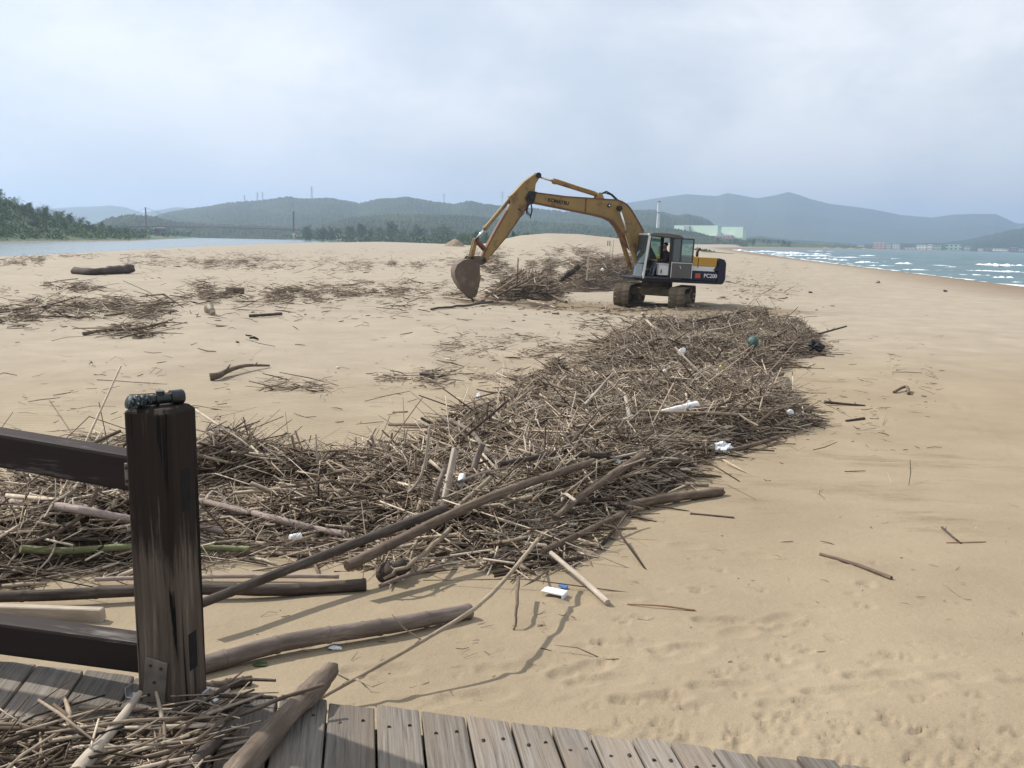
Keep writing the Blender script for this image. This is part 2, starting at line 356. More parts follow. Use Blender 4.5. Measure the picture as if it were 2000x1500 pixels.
for b in [(1500, 960, 1.1, .9), (1650, 960, 1.1, .9), (1850, 1020, .8, .6), (1900, 640, 1.6, .7), (1880, 630, 1.5, .6), (1500, 800, 1.0, 1.4), (1580, 740, 1.6, 1.4), (900, 770, 3.0, .8), (1180, 770, 2.5, 1.2), (700, 850, 1.2, .8), (1800, 900, 1.5, 1.0), (1760, 1450, .25, .15), (1300, 930, .7, .7)]:
    damp = np.maximum(damp, 0.36 * blob(*b))
damp = np.clip(damp + 0.13 * sm(.3, 2.5, GX) * sm(4.2, 6, GY) * (1 - sm(10, 20, GY)), 0, 1)
tan_ = 1 - sm(0, 15, GY - (5 + 7 * sm(-3, 3, GX)))
ripple = (1 - sm(-1.0, 2.0, GX)) * sm(5, 8, GY) * (1 - sm(25, 60, GY)) * (1 - churn)
GZ += churn * fbm(GX * 1.7, GY * 1.7, 4) * 0.32 * (1 - sm(60, 90, GY))
nr, nc = GX.shape
idx = np.arange(nr * nc).reshape(nr, nc)
Q = np.stack([idx[:-1, :-1], idx[:-1, 1:], idx[1:, 1:], idx[1:, :-1]], -1).reshape(-1, 4)
me = fastmesh('beach', np.stack([GX, GY, GZ], -1).reshape(-1, 3), Q, True)
for nm, arr in (('wet', wet), ('veg', veg), ('damp', damp), ('churn', churn), ('ripple', ripple), ('tan', tan_)):
    me.attributes.new(nm, 'FLOAT', 'POINT').data.foreach_set('value', arr.astype(np.float32).ravel())
SAND = mat_sand()
tag(mobj('beach', me, SAND), 'wide tan sandy beach with footprints', 'beach', kind='structure')

# ------------------------------------------------------------------ water
def mat_water(name, col, rough, scale, bs, stretch):
    m, nt, b = material(name, rough, 0, 0.35)
    geo = N(nt, 'ShaderNodeNewGeometry'); n = noise(nt, scale, 6, 0.65, vec=geo.outputs['Position'], stretch=stretch)
    n2 = noise(nt, scale * .08, 4, 0.6, vec=geo.outputs['Position'], stretch=stretch)
    nt.links.new(mix(nt, ramp(nt, n2, [(.35, (0, 0, 0)), (.65, (1, 1, 1))]), col[0], col[1]), b.inputs['Base Color'])
    bump(nt, b, n, bs, 0.25); return m
az = np.radians(np.linspace(4, 75, 260)); rr_ = np.concatenate([np.linspace(45, 520, 420), np.geomspace(525, 7100, 70)])
A, Rr = np.meshgrid(az, rr_); X, Y = Rr * np.sin(A), Rr * np.cos(A)
D = X - Xs(Y)
amp = np.clip(D / 60, 0.03, 1) * (1 - sm(400, 900, Rr))
Z = SEA_Z + amp * (0.26 * np.sin(D * 0.42 + fbm(X * .02, Y * .02, 3) * 9) + 0.14 * np.sin(D * .9 + Y * .13 + fbm(X * .05, Y * .05, 2) * 8) + 0.5 * fbm(X * .22, Y * .1, 3))
keep = (D > -14)
idx = np.arange(X.size).reshape(X.shape)
Q = np.stack([idx[:-1, :-1], idx[:-1, 1:], idx[1:, 1:], idx[1:, :-1]], -1).reshape(-1, 4); Q = Q[keep.ravel()[Q].any(1)]
used, inv = np.unique(Q, return_inverse=True)
sea = mobj('sea', fastmesh('sea', np.stack([X, Y, Z], -1).reshape(-1, 3)[used], inv.reshape(-1, 4), True), mat_water('sea_water', ((0.024, 0.078, 0.092), (0.046, 0.118, 0.13)), 0.34, 0.9, 0.6, (1, .35, 1)))
tag(sea, 'teal sea with white breakers along the beach', 'sea', kind='structure')
rv = MB()
ys = list(np.geomspace(60, 1700, 60)); ys = [-50, 0] + ys
V = []; F = []
for y in ys: V += [(float(Xl(y)) - 6, y, RIVER_Z), (float(Xr(y)) + 6, y, RIVER_Z)]
F = [[2 * i, 2 * i + 1, 2 * i + 3, 2 * i + 2] for i in range(len(ys) - 1)]
rv.add(V, F); tag(rv.build('river', mat_water('river_water', ((0.13, 0.17, 0.175), (0.17, 0.21, 0.21)), 0.22, 0.5, 0.25, (1, .6, 1))), 'calm grey blue river behind the sand spit', 'river', kind='structure')
# breakers: lumpy white ridges on the sea surface
FOAM = simple('foam', (0.72, 0.76, 0.78), (0.85, 0.86, 0.86), 3.0, 0.9, bs=0.5, bd=0.1)
def breaker(px, py, wpx, hpx, seed, name='breaking_wave', slope=0.02):
    c = onz(px, py, SEA_Z); k = c[1] / FPX; Wd, Hh = wpx * k, hpx * k * .75
    r = np.random.default_rng(seed); n = max(24, int(wpx * 1.4)); m = 9; V = []
    e0 = onz(px - wpx / 2, py - wpx / 2 * slope, SEA_Z); e1 = onz(px + wpx / 2, py + wpx / 2 * slope, SEA_Z)
    for i in range(n):
        t = i / (n - 1); p = e0 + (e1 - e0) * t
        env = math.sin(math.pi * t) ** 0.6 * (0.35 + 0.95 * float(vnoise(i * .11 + seed * 7.7, seed)) + .22 * float(vnoise(i * .45, seed + 3))) + 0.02
        off = (float(vnoise(i * .05, seed + 40.5)) - .5) * Hh * 5
        for j in range(m):
            a = math.pi * j / (m - 1); z = math.sin(a) * Hh * env * (0.92 + .16 * r.random())
            V.append((p[0], p[1] + off - math.cos(a) * Hh * 2.4 * env + (r.random() - .5) * .12 * Hh, SEA_Z - 0.12 + z))
    idx = np.arange(n * m).reshape(n, m); Q = np.stack([idx[:-1, :-1], idx[:-1, 1:], idx[1:, 1:], idx[1:, :-1]], -1).reshape(-1, 4)
    mobj(name, fastmesh(name, V, Q, True), FOAM, sea)
BR = [(1560, 496, 170, 2.6), (1655, 503, 150, 2.4), (1800, 527, 170, 2.6), (1900, 537, 150, 3), (1500, 492, 120, 2.2), (1720, 519, 130, 2.4), (1610, 513, 130, 2.4), (1985, 551, 60, 3), (1469, 494, 14, 3), (1500, 491, 50, 2), (1578, 500, 110, 4), (1545, 494, 60, 3), (1600, 505, 80, 3), (1617, 496, 16, 3), (1637, 508, 46, 4), (1696, 500, 36, 3), (1752, 507, 26, 5), (1694, 513, 52, 4), (1768, 516, 50, 4.5), (1955, 519, 150, 5),
      (1940, 530, 130, 4), (1961, 543, 95, 5), (1622, 521, 40, 4), (1697, 525, 14, 3), (1650, 526, 30, 2.5), (1830, 518, 60, 2), (1880, 544, 14, 3), (1445, 489, 30, 2.5), (1520, 497, 30, 2.5), (1660, 516, 30, 2), (1560, 509, 60, 2.5), (1730, 512, 40, 2), (1870, 521, 50, 1.6), (1600, 491, 60, 1.6), (1990, 535, 30, 3)]
for i, b in enumerate(BR): breaker(*b, i + 1)
for i, (y0, y1) in enumerate([(78, 92), (90, 112), (110, 140), (138, 170), (168, 215), (213, 290), (288, 420), (415, 640)]):   # swash line along the waterline
    ysl = np.linspace(y0, y1, 70); V = []
    for q, y in enumerate(ysl):
        xs = float(Xs(y)); wv_ = (0.05 + 2.4 * max(0, float(vnoise(q * .22, i * 3.3)) - .35)) * (y / 110) ** .5; o = 3.0 * (float(vnoise(q * .13 + i * 9.2, 7.7)) - .35)
        V += [(xs + o - wv_ * .5, y, SEA_Z + .02 + max(0, -o + wv_ * .5) * .12), (xs + o, y, SEA_Z + .05 + max(0, -o) * .12), (xs + o + wv_, y, SEA_Z + .0)]
    idx = np.arange(210).reshape(70, 3); Q = np.stack([idx[:-1, :-1], idx[:-1, 1:], idx[1:, 1:], idx[1:, :-1]], -1).reshape(-1, 4)
    mobj('swash_foam', fastmesh('swash_foam', V, Q, True), FOAM, sea)

# ------------------------------------------------------------------ hills
def mat_hill(name, c0, c1, c2, s=0.012):
    m, nt, b = material(name, 0.95, 0, 0.1); geo = N(nt, 'ShaderNodeNewGeometry'); n = noise(nt, s, 10, 0.7, vec=geo.outputs['Position'])
    n2 = noise(nt, s * 8, 4, 0.7, vec=geo.outputs['Position'])
    c = ramp(nt, n, [(.3, c0), (.52, c1), (.72, c2)]); nt.links.new(mix(nt, .45, c, ramp(nt, n2, [(.3, (.012, .02, .009)), (.7, (.085, .11, .05))])), b.inputs['Base Color'])
    bump(nt, b, n2, 1.0, 6.0); return m
def hills(name, label, crest, Y, depth, mat, seed, rough=1.0, nx=None, canopy=0.0):
    """a range whose crest follows the pixel line at distance Y, falling away before and behind"""
    xs_ = [p[0] for p in crest]; ys_ = [p[1] for p in crest]
    nx = nx or int((xs_[-1] - xs_[0]) / 1.6); px = np.linspace(xs_[0], xs_[-1], nx)
    py = np.interp(px, xs_, ys_)
    ker = np.exp(-np.linspace(-2, 2, 9) ** 2); ker /= ker.sum(); py = np.convolve(np.pad(py, 4, 'edge'), ker, 'valid')
    P = np.array([at_y(a, b, Y) for a, b in zip(px, py)]); nv = 56
    V = np.zeros((nv, nx, 3))
    for j in range(nv):
        t = j / (nv - 1); s = (t - 0.62) / (0.62 if t < .62 else .38)      # -1 foot towards us, 0 crest, 1 far foot
        yy = Y + s * (depth if s < 0 else depth * .8); prof = (1 - abs(s)) ** (1.15 if s < 0 else 1.3)
        X = P[:, 0] * (yy / Y); base = -2.0
        rid = fbm(X * (2.2 / depth) + seed, np.full(nx, yy) * (2.2 / depth), 5) * (1 - prof) * prof * 4.2 + fbm(X * 7 / depth + seed, np.full(nx, yy) * 7 / depth, 4) * .30 * prof * (1 - prof * .6)
        V[j, :, 0] = X; V[j, :, 1] = yy; V[j, :, 2] = base + (P[:, 2] - base) * np.clip(prof + rid * rough * .45, 0, 1.0 if s != 0 else 1)
        if canopy: V[j, :, 2] += (np.random.default_rng(seed * 100 + j).random(nx) - .5) * canopy * min(1, prof * 3)
    idx = np.arange(nv * nx).reshape(nv, nx); Q = np.stack([idx[:-1, :-1], idx[:-1, 1:], idx[1:, 1:], idx[1:, :-1]], -1).reshape(-1, 4)
    tag(mobj(name, fastmesh(name, V.reshape(-1, 3), Q, True), mat), label, 'hills', kind='structure')
HG = mat_hill('hill_forest', (.010, .020, .008), (.034, .056, .022), (.10, .12, .055))
HB = mat_hill('mountain_forest', (.03, .045, .02), (.05, .075, .03), (.08, .10, .04), .006)
hills('mountains', 'hazy blue mountain range behind the bay', [(1080, 420), (1235, 394), (1290, 386), (1340, 378), (1400, 382), (1420, 376), (1480, 386), (1515, 381), (1540, 374), (1560, 379), (1585, 389), (1620, 398), (1700, 408), (1760, 420), (1820, 425), (1860, 419), (1900, 417), (1945, 418), (1985, 436), (2040, 437), (2150, 450), (2350, 462)], 4300, 1500, HB, 3)
hills('mountains', 'pale far hills seen at the river mouth', [(-250, 425), (-100, 415), (60, 410), (150, 404), (215, 401), (245, 405), (280, 416), (310, 410), (345, 404), (400, 409), (480, 420), (560, 440)], 4300, 1300, HB, 9)
hills('hills', 'green hill range with pylons across the middle', [(230, 446), (290, 425), (330, 413), (370, 407), (410, 402), (445, 395), (480, 393), (520, 390), (548, 385), (565, 383), (582, 387), (620, 387), (645, 386), (680, 392), (700, 397), (740, 388), (765, 387), (795, 384), (830, 390), (860, 395), (885, 398), (905, 394), (918, 391), (940, 396), (985, 402), (1040, 406), (1100, 412), (1160, 414), (1235, 410), (1275, 409), (1295, 412), (1318, 420), (1345, 418), (1370, 424), (1388, 431), (1400, 444), (1430, 462), (1480, 473)], 1900, 780, HG, 5, canopy=3.0)
hills('hills', 'lower wooded ridge behind the dune', [(560, 462), (620, 440), (680, 425), (760, 419), (830, 418), (900, 420), (980, 428), (1060, 433), (1130, 437), (1200, 444), (1260, 440), (1330, 448), (1400, 462), (1460, 470)], 1150, 380, HG, 8, canopy=3.0)
hills('hills', 'wooded slope behind the suspension bridge', [(150, 452), (215, 425), (262, 418), (300, 422), (340, 432), (400, 437), (470, 440), (540, 443), (600, 447), (660, 452)], 1000, 260, HG, 12, canopy=3.0)
hills('hills', 'dark wooded strip between the plant and the bay', [(1380, 482), (1400, 474), (1440, 467), (1480, 465), (1520, 469), (1560, 475), (1600, 481), (1640, 487)], 1350, 130, HG, 21, canopy=2.0)
hills('hills', 'dark wooded shore below the mountains by the bay', [(1400, 474), (1440, 466), (1480, 461), (1540, 468), (1600, 472), (1680, 478), (1760, 476), (1850, 474), (1900, 466), (1950, 455), (1975, 449), (2010, 445), (2100, 440), (2300, 450)], 2300, 560, HG, 15, canopy=4.0)

# ------------------------------------------------------------------ trees and scrub
def mat_leaf(name, c0, c1, c2):
    m, nt, b = material(name, 0.75, 0, 0.2); g = N(nt, 'ShaderNodeNewGeometry'); oi = N(nt, 'ShaderNodeObjectInfo')
    c = ramp(nt, g.outputs['Random Per Island'], [(0.0, c0), (0.5, c1), (1.0, c2)])
    h = N(nt, 'ShaderNodeHueSaturation'); nt.links.new(c, h.inputs['Color']); mr = N(nt, 'ShaderNodeMapRange'); nt.links.new(oi.outputs['Random'], mr.inputs[0]); mr.inputs[3].default_value = .65; mr.inputs[4].default_value = 1.3
    nt.links.new(mr.outputs[0], h.inputs['Value']); nt.links.new(h.outputs[0], b.inputs['Base Color']); return m
LEAF = mat_leaf('casuarina_leaf', (.028, .056, .017), (.055, .10, .026), (.10, .155, .042)); BARK = simple('bark', (.05, .04, .03), (.12, .10, .08), 4)
def leaf_quads(C, S, rng, up=0.5):
    n = len(C); d = rng.normal(size=(n, 3)); d[:, 2] = np.abs(d[:, 2]) * .5 + up; d /= np.linalg.norm(d, axis=1)[:, None]
    e = np.cross(d, rng.normal(size=(n, 3))); e /= np.linalg.norm(e, axis=1)[:, None]
    L = S[:, None]; Wd = S[:, None] * .28
    return np.stack([C - d * L, C + e * Wd, C + d * L, C - e * Wd], 1).reshape(-1, 3), np.arange(4 * n).reshape(n, 4)
def tree_meshes(seed, H, spread, lean, nleaf=900):
    rng = np.random.default_rng(seed); mb = MB(); C = []
    top = Vector((lean, 0, H * .95)); mb.tube([(0, 0, -.6), (lean * .2, 0, H * .3), (lean * .55, 0.1, H * .65), top], [.05 * H * .45, .04 * H * .4, .02 * H * .4, .006 * H], 6)
    nb = 13
    for k in range(nb):
        z = H * (.22 + .72 * k / nb); a = k * 2.4 + rng.random(); r = spread * (1.05 - .65 * abs(k / nb - .35)) * (.6 + .6 * rng.random())
        p0 = Vector((lean * z / H, 0, z)); p1 = p0 + Vector((math.cos(a) * r, math.sin(a) * r, r * (.35 + .5 * rng.random())))
        mb.tube([p0, (p0 + p1) / 2 + Vector((0, 0, .1 * r)), p1], [.018 * H * .4, .012 * H * .4, .004 * H], 4, False)
        m = nleaf // nb; t = rng.random(m) ** .6
        q = np.array(p0)[None] + (np.array(p1) - np.array(p0))[None] * t[:, None] + rng.normal(size=(m, 3)) * r * np.array([.22, .22, .20])[None]
        C.append(q)
    C = np.concatenate(C); V, Q = leaf_quads(C, rng.uniform(.16, .42, len(C)) * H / 7, rng)
    return mb, fastmesh('crown', V, Q)
TREES = []
for k, (H, sp, ln) in enumerate([(7.0, 2.3, .5), (6.0, 2.6, -.3), (8.0, 2.2, .8), (5.0, 2.6, .1), (6.5, 1.9, -.6)]):
    mb, cr_ = tree_meshes(20 + k, H, sp, ln); t = mb.build('trunk', BARK, smooth=True); cr_.materials.append(LEAF)
    TREES.append((t.data, cr_)); bpy.data.objects.remove(t)
def tree(x, y, s, rz, kind, label, group, z=None):
    e = empty('casuarina_tree', (x, y, float(tz(x, y)) if z is None else z), rz); e.scale = (s, s, s)
    link(bpy.data.objects.new('trunk', TREES[kind][0]), e); link(bpy.data.objects.new('crown', TREES[kind][1]), e)
    tag(e, label, 'tree', group)
r3 = random.Random(5)
for k in range(120):                          # wood on the far river bank
    y = r3.uniform(235, 440); dl = 6 + 62 * r3.random() ** .8; x = float(Xl(y)) - dl
    tree(x, y, r3.uniform(.6, 1.1) * (1.0 if dl > 25 else .8) * float(np.interp(y, [330, 420], [1, .72])), r3.uniform(0, 6.3), r3.randrange(5), 'windswept casuarina in the dark green wood on the river bank', 'trees of the wood on the river bank')
for k in range(62):                           # belt beyond the beach
    px = r3.uniform(590, 905); Y = r3.uniform(600, 720); p = at_y(px, 470, Y)
    tree(p[0], Y, r3.uniform(.9, 1.75) * (1.0 if px > 650 else .85), r3.uniform(0, 6.3), r3.randrange(5), 'casuarina in the hazy tree belt behind the beach', 'trees of the belt behind the beach')
for k in range(26):
    px = r3.uniform(900, 1240); Y = r3.uniform(330, 520); p = at_y(px, 470, Y)
    tree(p[0], Y, r3.uniform(.5, .85), r3.uniform(0, 6.3), r3.randrange(5), 'low casuarina growing behind the sand dune', 'trees behind the dune')
for k in range(60):
    px = r3.uniform(1400, 1640); Y = r3.uniform(900, 1120); p = at_y(px, 470, Y)
    if float(Xs(Y)) - p[0] > 20: tree(p[0], Y, r3.uniform(.5, .95), r3.uniform(0, 6.3), r3.randrange(5), 'coastal casuarina in the strip below the power plant', 'trees of the coastal strip')
def scrub(name, label, pts, smin_, smax_, seed, mat=LEAF, per=26, rad=1.0):
    rng = np.random.default_rng(seed); C = []
    for (x, y, s) in pts:
        z = float(tz(x, y)); C.append(np.array([x, y, z + s * .35])[None] + rng.normal(size=(per, 3)) * np.array([s * .7, s * .7, s * .35])[None] * rad)
    C = np.concatenate(C); V, Q = leaf_quads(C, rng.uniform(smin_, smax_, len(C)), rng, .3)
    o = mobj(name, fastmesh(name, V, Q), mat); tag(o, label, 'scrub', kind='stuff')
SCRUBM = mat_leaf('scrub_leaf', (.035, .068, .018), (.07, .12, .03), (.12, .165, .05))
scrub('scrub', 'dense green scrub covering the river bank below the trees', [(float(Xl(y)) - 3 - 70 * r3.random() ** .9, y, r3.uniform(1.0, 2.6)) for y in [r3.uniform(232, 460) for _ in range(1600)]], .35, .95, 1, SCRUBM)
scrub('scrub', 'low green scrub along the far edge of the sand', [(x, float(np.interp(x, [-110, -60, -30, -9, -3, 45, 62], [560, 500, 440, 330, 215, 215, 275])) + r3.uniform(0, 60), r3.uniform(.4, 1.1)) for x in [r3.uniform(-110, 60) for _ in range(520)]], .3, .8, 2, SCRUBM)
scrub('scrub', 'hazy scrub and thicket on the plain behind the beach', [(at_y(px, 468, Y)[0], Y, r3.uniform(2, 5)) for px, Y in [(r3.uniform(200, 1250), r3.uniform(520, 1000)) for _ in range(900)] if at_y(px, 468, Y)[0] > float(Xr(Y)) + 8 or at_y(px, 468, Y)[0] < float(Xl(Y)) - 5], .8, 2.2, 3, LEAF)

# ------------------------------------------------------------------ far things: bridge, pylons, plant, town
STEEL = simple('pylon_steel', (.20, .21, .22), (.28, .29, .30), 2, .6, bs=0); BRED = simple('bridge_red_paint', (.13, .04, .035), (.19, .065, .055), 1, .6, bs=0); CONC = simple('pale_concrete', (.55, .54, .50), (.68, .67, .63), .4, .8, bs=0); DARKW = simple('bridge_deck_steel', (.10, .08, .08), (.16, .12, .11), 1, .7, bs=0)
TA, TB = at_y(286, 445, 740), at_y(574, 462, 790)
e = empty('suspension_bridge', ((TA[0] + TB[0]) / 2, (TA[1] + TB[1]) / 2, 0)); tag(e, 'thin suspension bridge with two red towers across the river', 'bridge')
off = Vector(e.location); ta, tb = Vector((TA[0], TA[1], 0)) - off, Vector((TB[0], TB[1], 0)) - off; zA, zB = 23.5, 24.0
dirb = (tb - ta).normalized(); nb_ = Vector((-dirb.y, dirb.x, 0))
for T, H, w0 in ((ta, zA, 5), (tb, zB, 5)):
    m = MB()
    for s in (-1, 1): m.box(T + nb_ * s * 1.5 + Vector((0, 0, w0 + (H - w0) / 2)), (.75, .75, H - w0))
    for z in (H * .5, H * .75, H - .4): m.box(T + Vector((0, 0, z)), (.5, .5, .6)); m.tube([T + nb_ * 1.5 + Vector((0, 0, z)), T - nb_ * 1.5 + Vector((0, 0, z))], .3, 4)
    m.build('tower', BRED, e); m2 = MB()
    for s in (-1, 1): m2.box(T + nb_ * s * 1.5 + Vector((0, 0, w0 / 2 - 2)), (1.4, 1.4, w0 + 4))
    m2.build('tower_base', CONC, e)
dz = 8.0; m = MB(); A0 = ta - dirb * 25; B0 = tb + dirb * 40
m.tube([A0 + Vector((0, 0, dz)), ta + Vector((0, 0, dz)), (ta + tb) / 2 + Vector((0, 0, dz + .8)), tb + Vector((0, 0, dz)), B0 + Vector((0, 0, dz - 1.5))], .55, 4); m.build('walkway', DARKW, e)
for s in (-1, 1):
    P = [ta + dirb * (tb - ta).length * t + nb_ * s * 1.5 + Vector((0, 0, (zA + (zB - zA) * t) - 4 * 13.5 * t * (1 - t))) for t in np.linspace(0, 1, 24)]
    MB().tube([A0 + Vector((0, 0, dz))] + P + [B0 + Vector((0, 0, dz - 1))], .09, 4).build('main_cable', STEEL, e)
    m = MB()
    for t in np.linspace(.04, .96, 30):
        p = ta + dirb * (tb - ta).length * t + nb_ * s * 1.5; m.tube([p + Vector((0, 0, dz)), p + Vector((0, 0, zA - 4 * 13.5 * t * (1 - t) + .1))], .05, 3)
    m.build('hanger_cables', STEEL, e)['kind'] = 'stuff'
def pylon(px, pyt, pyb, Y, label):
    b = at_y(px, pyb, Y); t = at_y(px, pyt, Y); H = t[2] - b[2] + 6; m = MB(); w0, w1 = H * .085, H * .02
    e = empty('power_pylon', (b[0], b[1], b[2] - 6)); tag(e, label, 'pylon', 'pylons on the hills')
    lv = [(z, w0 + (w1 - w0) * min(1, z * 1.4)) for z in np.linspace(0, 1, 9)]
    for sx in (-1, 1):
        for sy in (-1, 1): m.tube([(sx * q, sy * q, z * H) for z, q in lv], .22, 4)
    for (za, qa), (zb, qb) in zip(lv[:-1], lv[1:]):
        for s in (-1, 1): m.tube([(s * qa, -qa, za * H), (-s * qb, -qb, zb * H)], .14, 3); m.tube([(-qa, s * qa, za * H), (-qb, -s * qb, zb * H)], .14, 3)
    m.build('lattice_mast', STEEL, e)
    for z in (.66, .80, .93): MB().tube([(-H * .13, 0, z * H), (0, 0, z * H + H * .03), (H * .13, 0, z * H)], .25, 4).build('cross_arm', STEEL, e)
for a in [(609, 364, 388, 1900, 'tallest lattice pylon standing on the middle of the green ridge'), (513, 375, 392, 2150, 'small pylon right of a close pair on the left ridge'), (503, 375, 392, 2150, 'small pylon left of a close pair on the left ridge'), (478, 381, 394, 2150, 'faint leftmost pylon on the green ridge'), (867, 378, 397, 2100, 'faint pylon standing left of the excavator arm'), (981, 374, 402, 2000, 'faint pylon just beside the excavator arm')]: pylon(*a)
# power plant
MINT = simple('mint_cladding', (.60, .78, .62), (.66, .84, .68), .05, .8, bs=0); MINTD = simple('grey_green_cladding', (.36, .44, .40), (.42, .50, .45), .05, .8, bs=0); PINK = simple('pink_render', (.50, .30, .27), (.58, .36, .32), .1, .8, bs=0); WHITE = simple('white_render', (.70, .70, .68), (.80, .80, .78), .1, .8, bs=0); GLASSD = simple('dark_window', (.03, .04, .05), (.06, .07, .08), .5, .3, bs=0)
def block(name, label, cat, px0, px1, pyt, pyb, Y, rot, depth, mat, group=None, extra=(), win=True, wmat=GLASSD, rows=4, cols=8):
    a = at_y(px0, pyb, Y); c = at_y(px1, pyb, Y); t = at_y((px0 + px1) / 2, pyt, Y); H = t[2] - (a[2] + c[2]) / 2; W = (c[0] - a[0])
    zb = min(a[2], c[2]); e = empty(name, ((a[0] + c[0]) / 2, Y, zb), rot); tag(e, label, cat, group); L = (W - depth * abs(math.sin(rot))) / math.cos(rot)
    MB().box((0, depth / 2, H / 2 - 6), (L, depth, H + 12)).build('wall', mat, e); MB().box((0, depth / 2, H + .5), (L * 1.02, depth * 1.02, 1.0 if H > 10 else .5)).build('roof', wmat if not win else CONC, e)
    for (fx, fz, fw, fh, mm, pr) in extra: MB().box((fx * L, -pr / 2, fz * H), (fw * L, pr, fh * H)).build('bay', mm, e)
    if win:
        for r in range(rows):
            for q in range(cols):
                MB().box((L * (-.43 + .86 * (q / max(1, cols - 1))), -.06, H * (.16 + .74 * r / max(1, rows - 1)) if rows > 1 else H * .5), (L * .5 / cols, .3, H * .38 / rows)).build('window', wmat, e)
    return e
block('power_plant_hall', 'long mint green power plant hall left of its twin', 'plant building', 1318, 1396, 441, 472, 1150, -.85, 8, MINT, extra=((-.18, .55, .12, .95, MINTD, 3), (.08, .22, .16, .45, MINT, 8), (-.32, .25, .10, .5, MINT, 6), (.38, .2, .12, .4, MINTD, 5)), win=False, wmat=MINT)
block('power_plant_hall', 'shorter mint green power plant hall with pink annexe before it', 'plant building', 1396, 1448, 444, 470, 1180, -.85, 8, MINT, extra=((.1, .2, .2, .4, MINTD, 6), (-.25, .3, .06, .6, MINTD, 3)), win=False, wmat=MINT)
block('annexe_building', 'low pink building in front of the mint green halls', 'building', 1398, 1428, 459, 472, 1080, -.6, 5, PINK, rows=2, cols=6, wmat=WHITE)
b = at_y(1285, 442, 1120); t = at_y(1287.5, 392, 1120); H = t[2] - b[2]
e = empty('smokestack', (b[0], 1120, b[2] - 6)); tag(e, 'slender white smokestack rising behind the excavator boom', 'smokestack')
MB().tube([(0, 0, 0), (0, 0, H * .5), (0, 0, H + 5)], [2.2, 1.9, 1.6], 16).build('shaft', WHITE, e, True, autos=.9)
for z in (.55, .98): MB().tube([(0, 0, H * z + 5), (0, 0, H * z + 6.2)], 2.4, 16).build('gallery', STEEL, e)
r4 = random.Random(9)
TOWN = [(1597, 1612, 477, 487, 'white', 'tiny white house at the left end of the far shore'), (1615, 1628, 478, 487, 'white', 'second tiny white house at the left end of the far shore'), (1672, 1686, 479, 488, 'white', 'small pale house left of the pink block on the shore'), (1705, 1728, 475, 487, 'pink', 'pink apartment block on the far shore'), (1729, 1739, 477, 487, 'white', 'narrow white house just right of the pink apartment block'), (1741, 1756, 477, 487, 'white', 'white house second right of the pink block'), (1766, 1788, 484, 490, 'white', 'low white shed between the pink block and the pale flats'),
        (1789, 1808, 479, 493, 'white', 'leftmost of the pale four storey flats by the sea'), (1810, 1820, 478, 493, 'white', 'narrow middle block of the pale flats by the sea'), (1822, 1838, 480, 493, 'mint', 'greenish right hand block of the pale flats by the sea'), (1848, 1875, 478, 494, 'mint', 'large pale green block near the right of the town'), (1881, 1895, 482, 494, 'white', 'white gabled house right of the pale green block'), (1908, 1919, 486, 494, 'white', 'small low white house in the right part of town'), (1921, 1935, 485, 494, 'pink', 'small pinkish house in the right part of town'), (1938, 1956, 486, 495, 'white', 'white house beside the small pinkish one'), (1958, 1968, 487, 495, 'white', 'small white house near the right edge of town'), (1972, 1985, 484, 496, 'pink', 'brownish house at the right edge of town'), (1988, 2004, 486, 496, 'white', 'white house cut by the right edge')]
for (a, c, t_, b_, mk, lab) in TOWN:
    block('town_building', lab, 'building', a, c, t_, b_, 1560 + r4.uniform(-20, 60), r4.uniform(-.85, -.4), 6, {'white': WHITE, 'pink': PINK, 'mint': MINT}[mk], 'buildings of the town across the bay', rows=3, cols=4)
block('shelter_hut', 'small dark hut on the river bank below the left tower', 'hut', 302, 316, 446, 455, 600, -.3, 4, DARKW, rows=1, cols=3)
block('shelter_hut', 'pale hut among trees beside the right bridge tower', 'hut', 655, 668, 462, 468, 640, -.3, 4, WHITE, rows=1, cols=3)
block('shelter_hut', 'small white hut in the woods midway along the bridge', 'hut', 490, 498, 450, 454, 930, -.3, 4, WHITE, rows=1, cols=2)
# sand mound beyond the flat
mb = MB(); Ymd = 300; c = at_y(885, 480, Ymd); gx = np.linspace(-7, 7, 40); V = []
for j, v in enumerate(np.linspace(-4, 4, 24)):
    for u in gx:
        h = 3.1 * max(0, 1 - math.hypot((u - .8) / (4.2 if u < .8 else 3.4), v / 3.6)) ** .9 * (1 + .5 * float(fbm(u * .8 + 4, v * .8, 3)))
        V.append((c[0] + u, Ymd + v, float(tz(c[0] + u, Ymd + v)) - .05 + h))
idx = np.arange(24 * 40).reshape(24, 40); Q = np.stack([idx[:-1, :-1], idx[:-1, 1:], idx[1:, 1:], idx[1:, :-1]], -1).reshape(-1, 4)
tag(mobj('sand_mound', fastmesh('sand_mound', V, Q, True), simple('dug_sand', (.20, .145, .085), (.32, .24, .15), 1.2, .95, bs=.6, bd=.1)), 'pointed brown heap of dug sand at the back of the beach', 'sand mound')
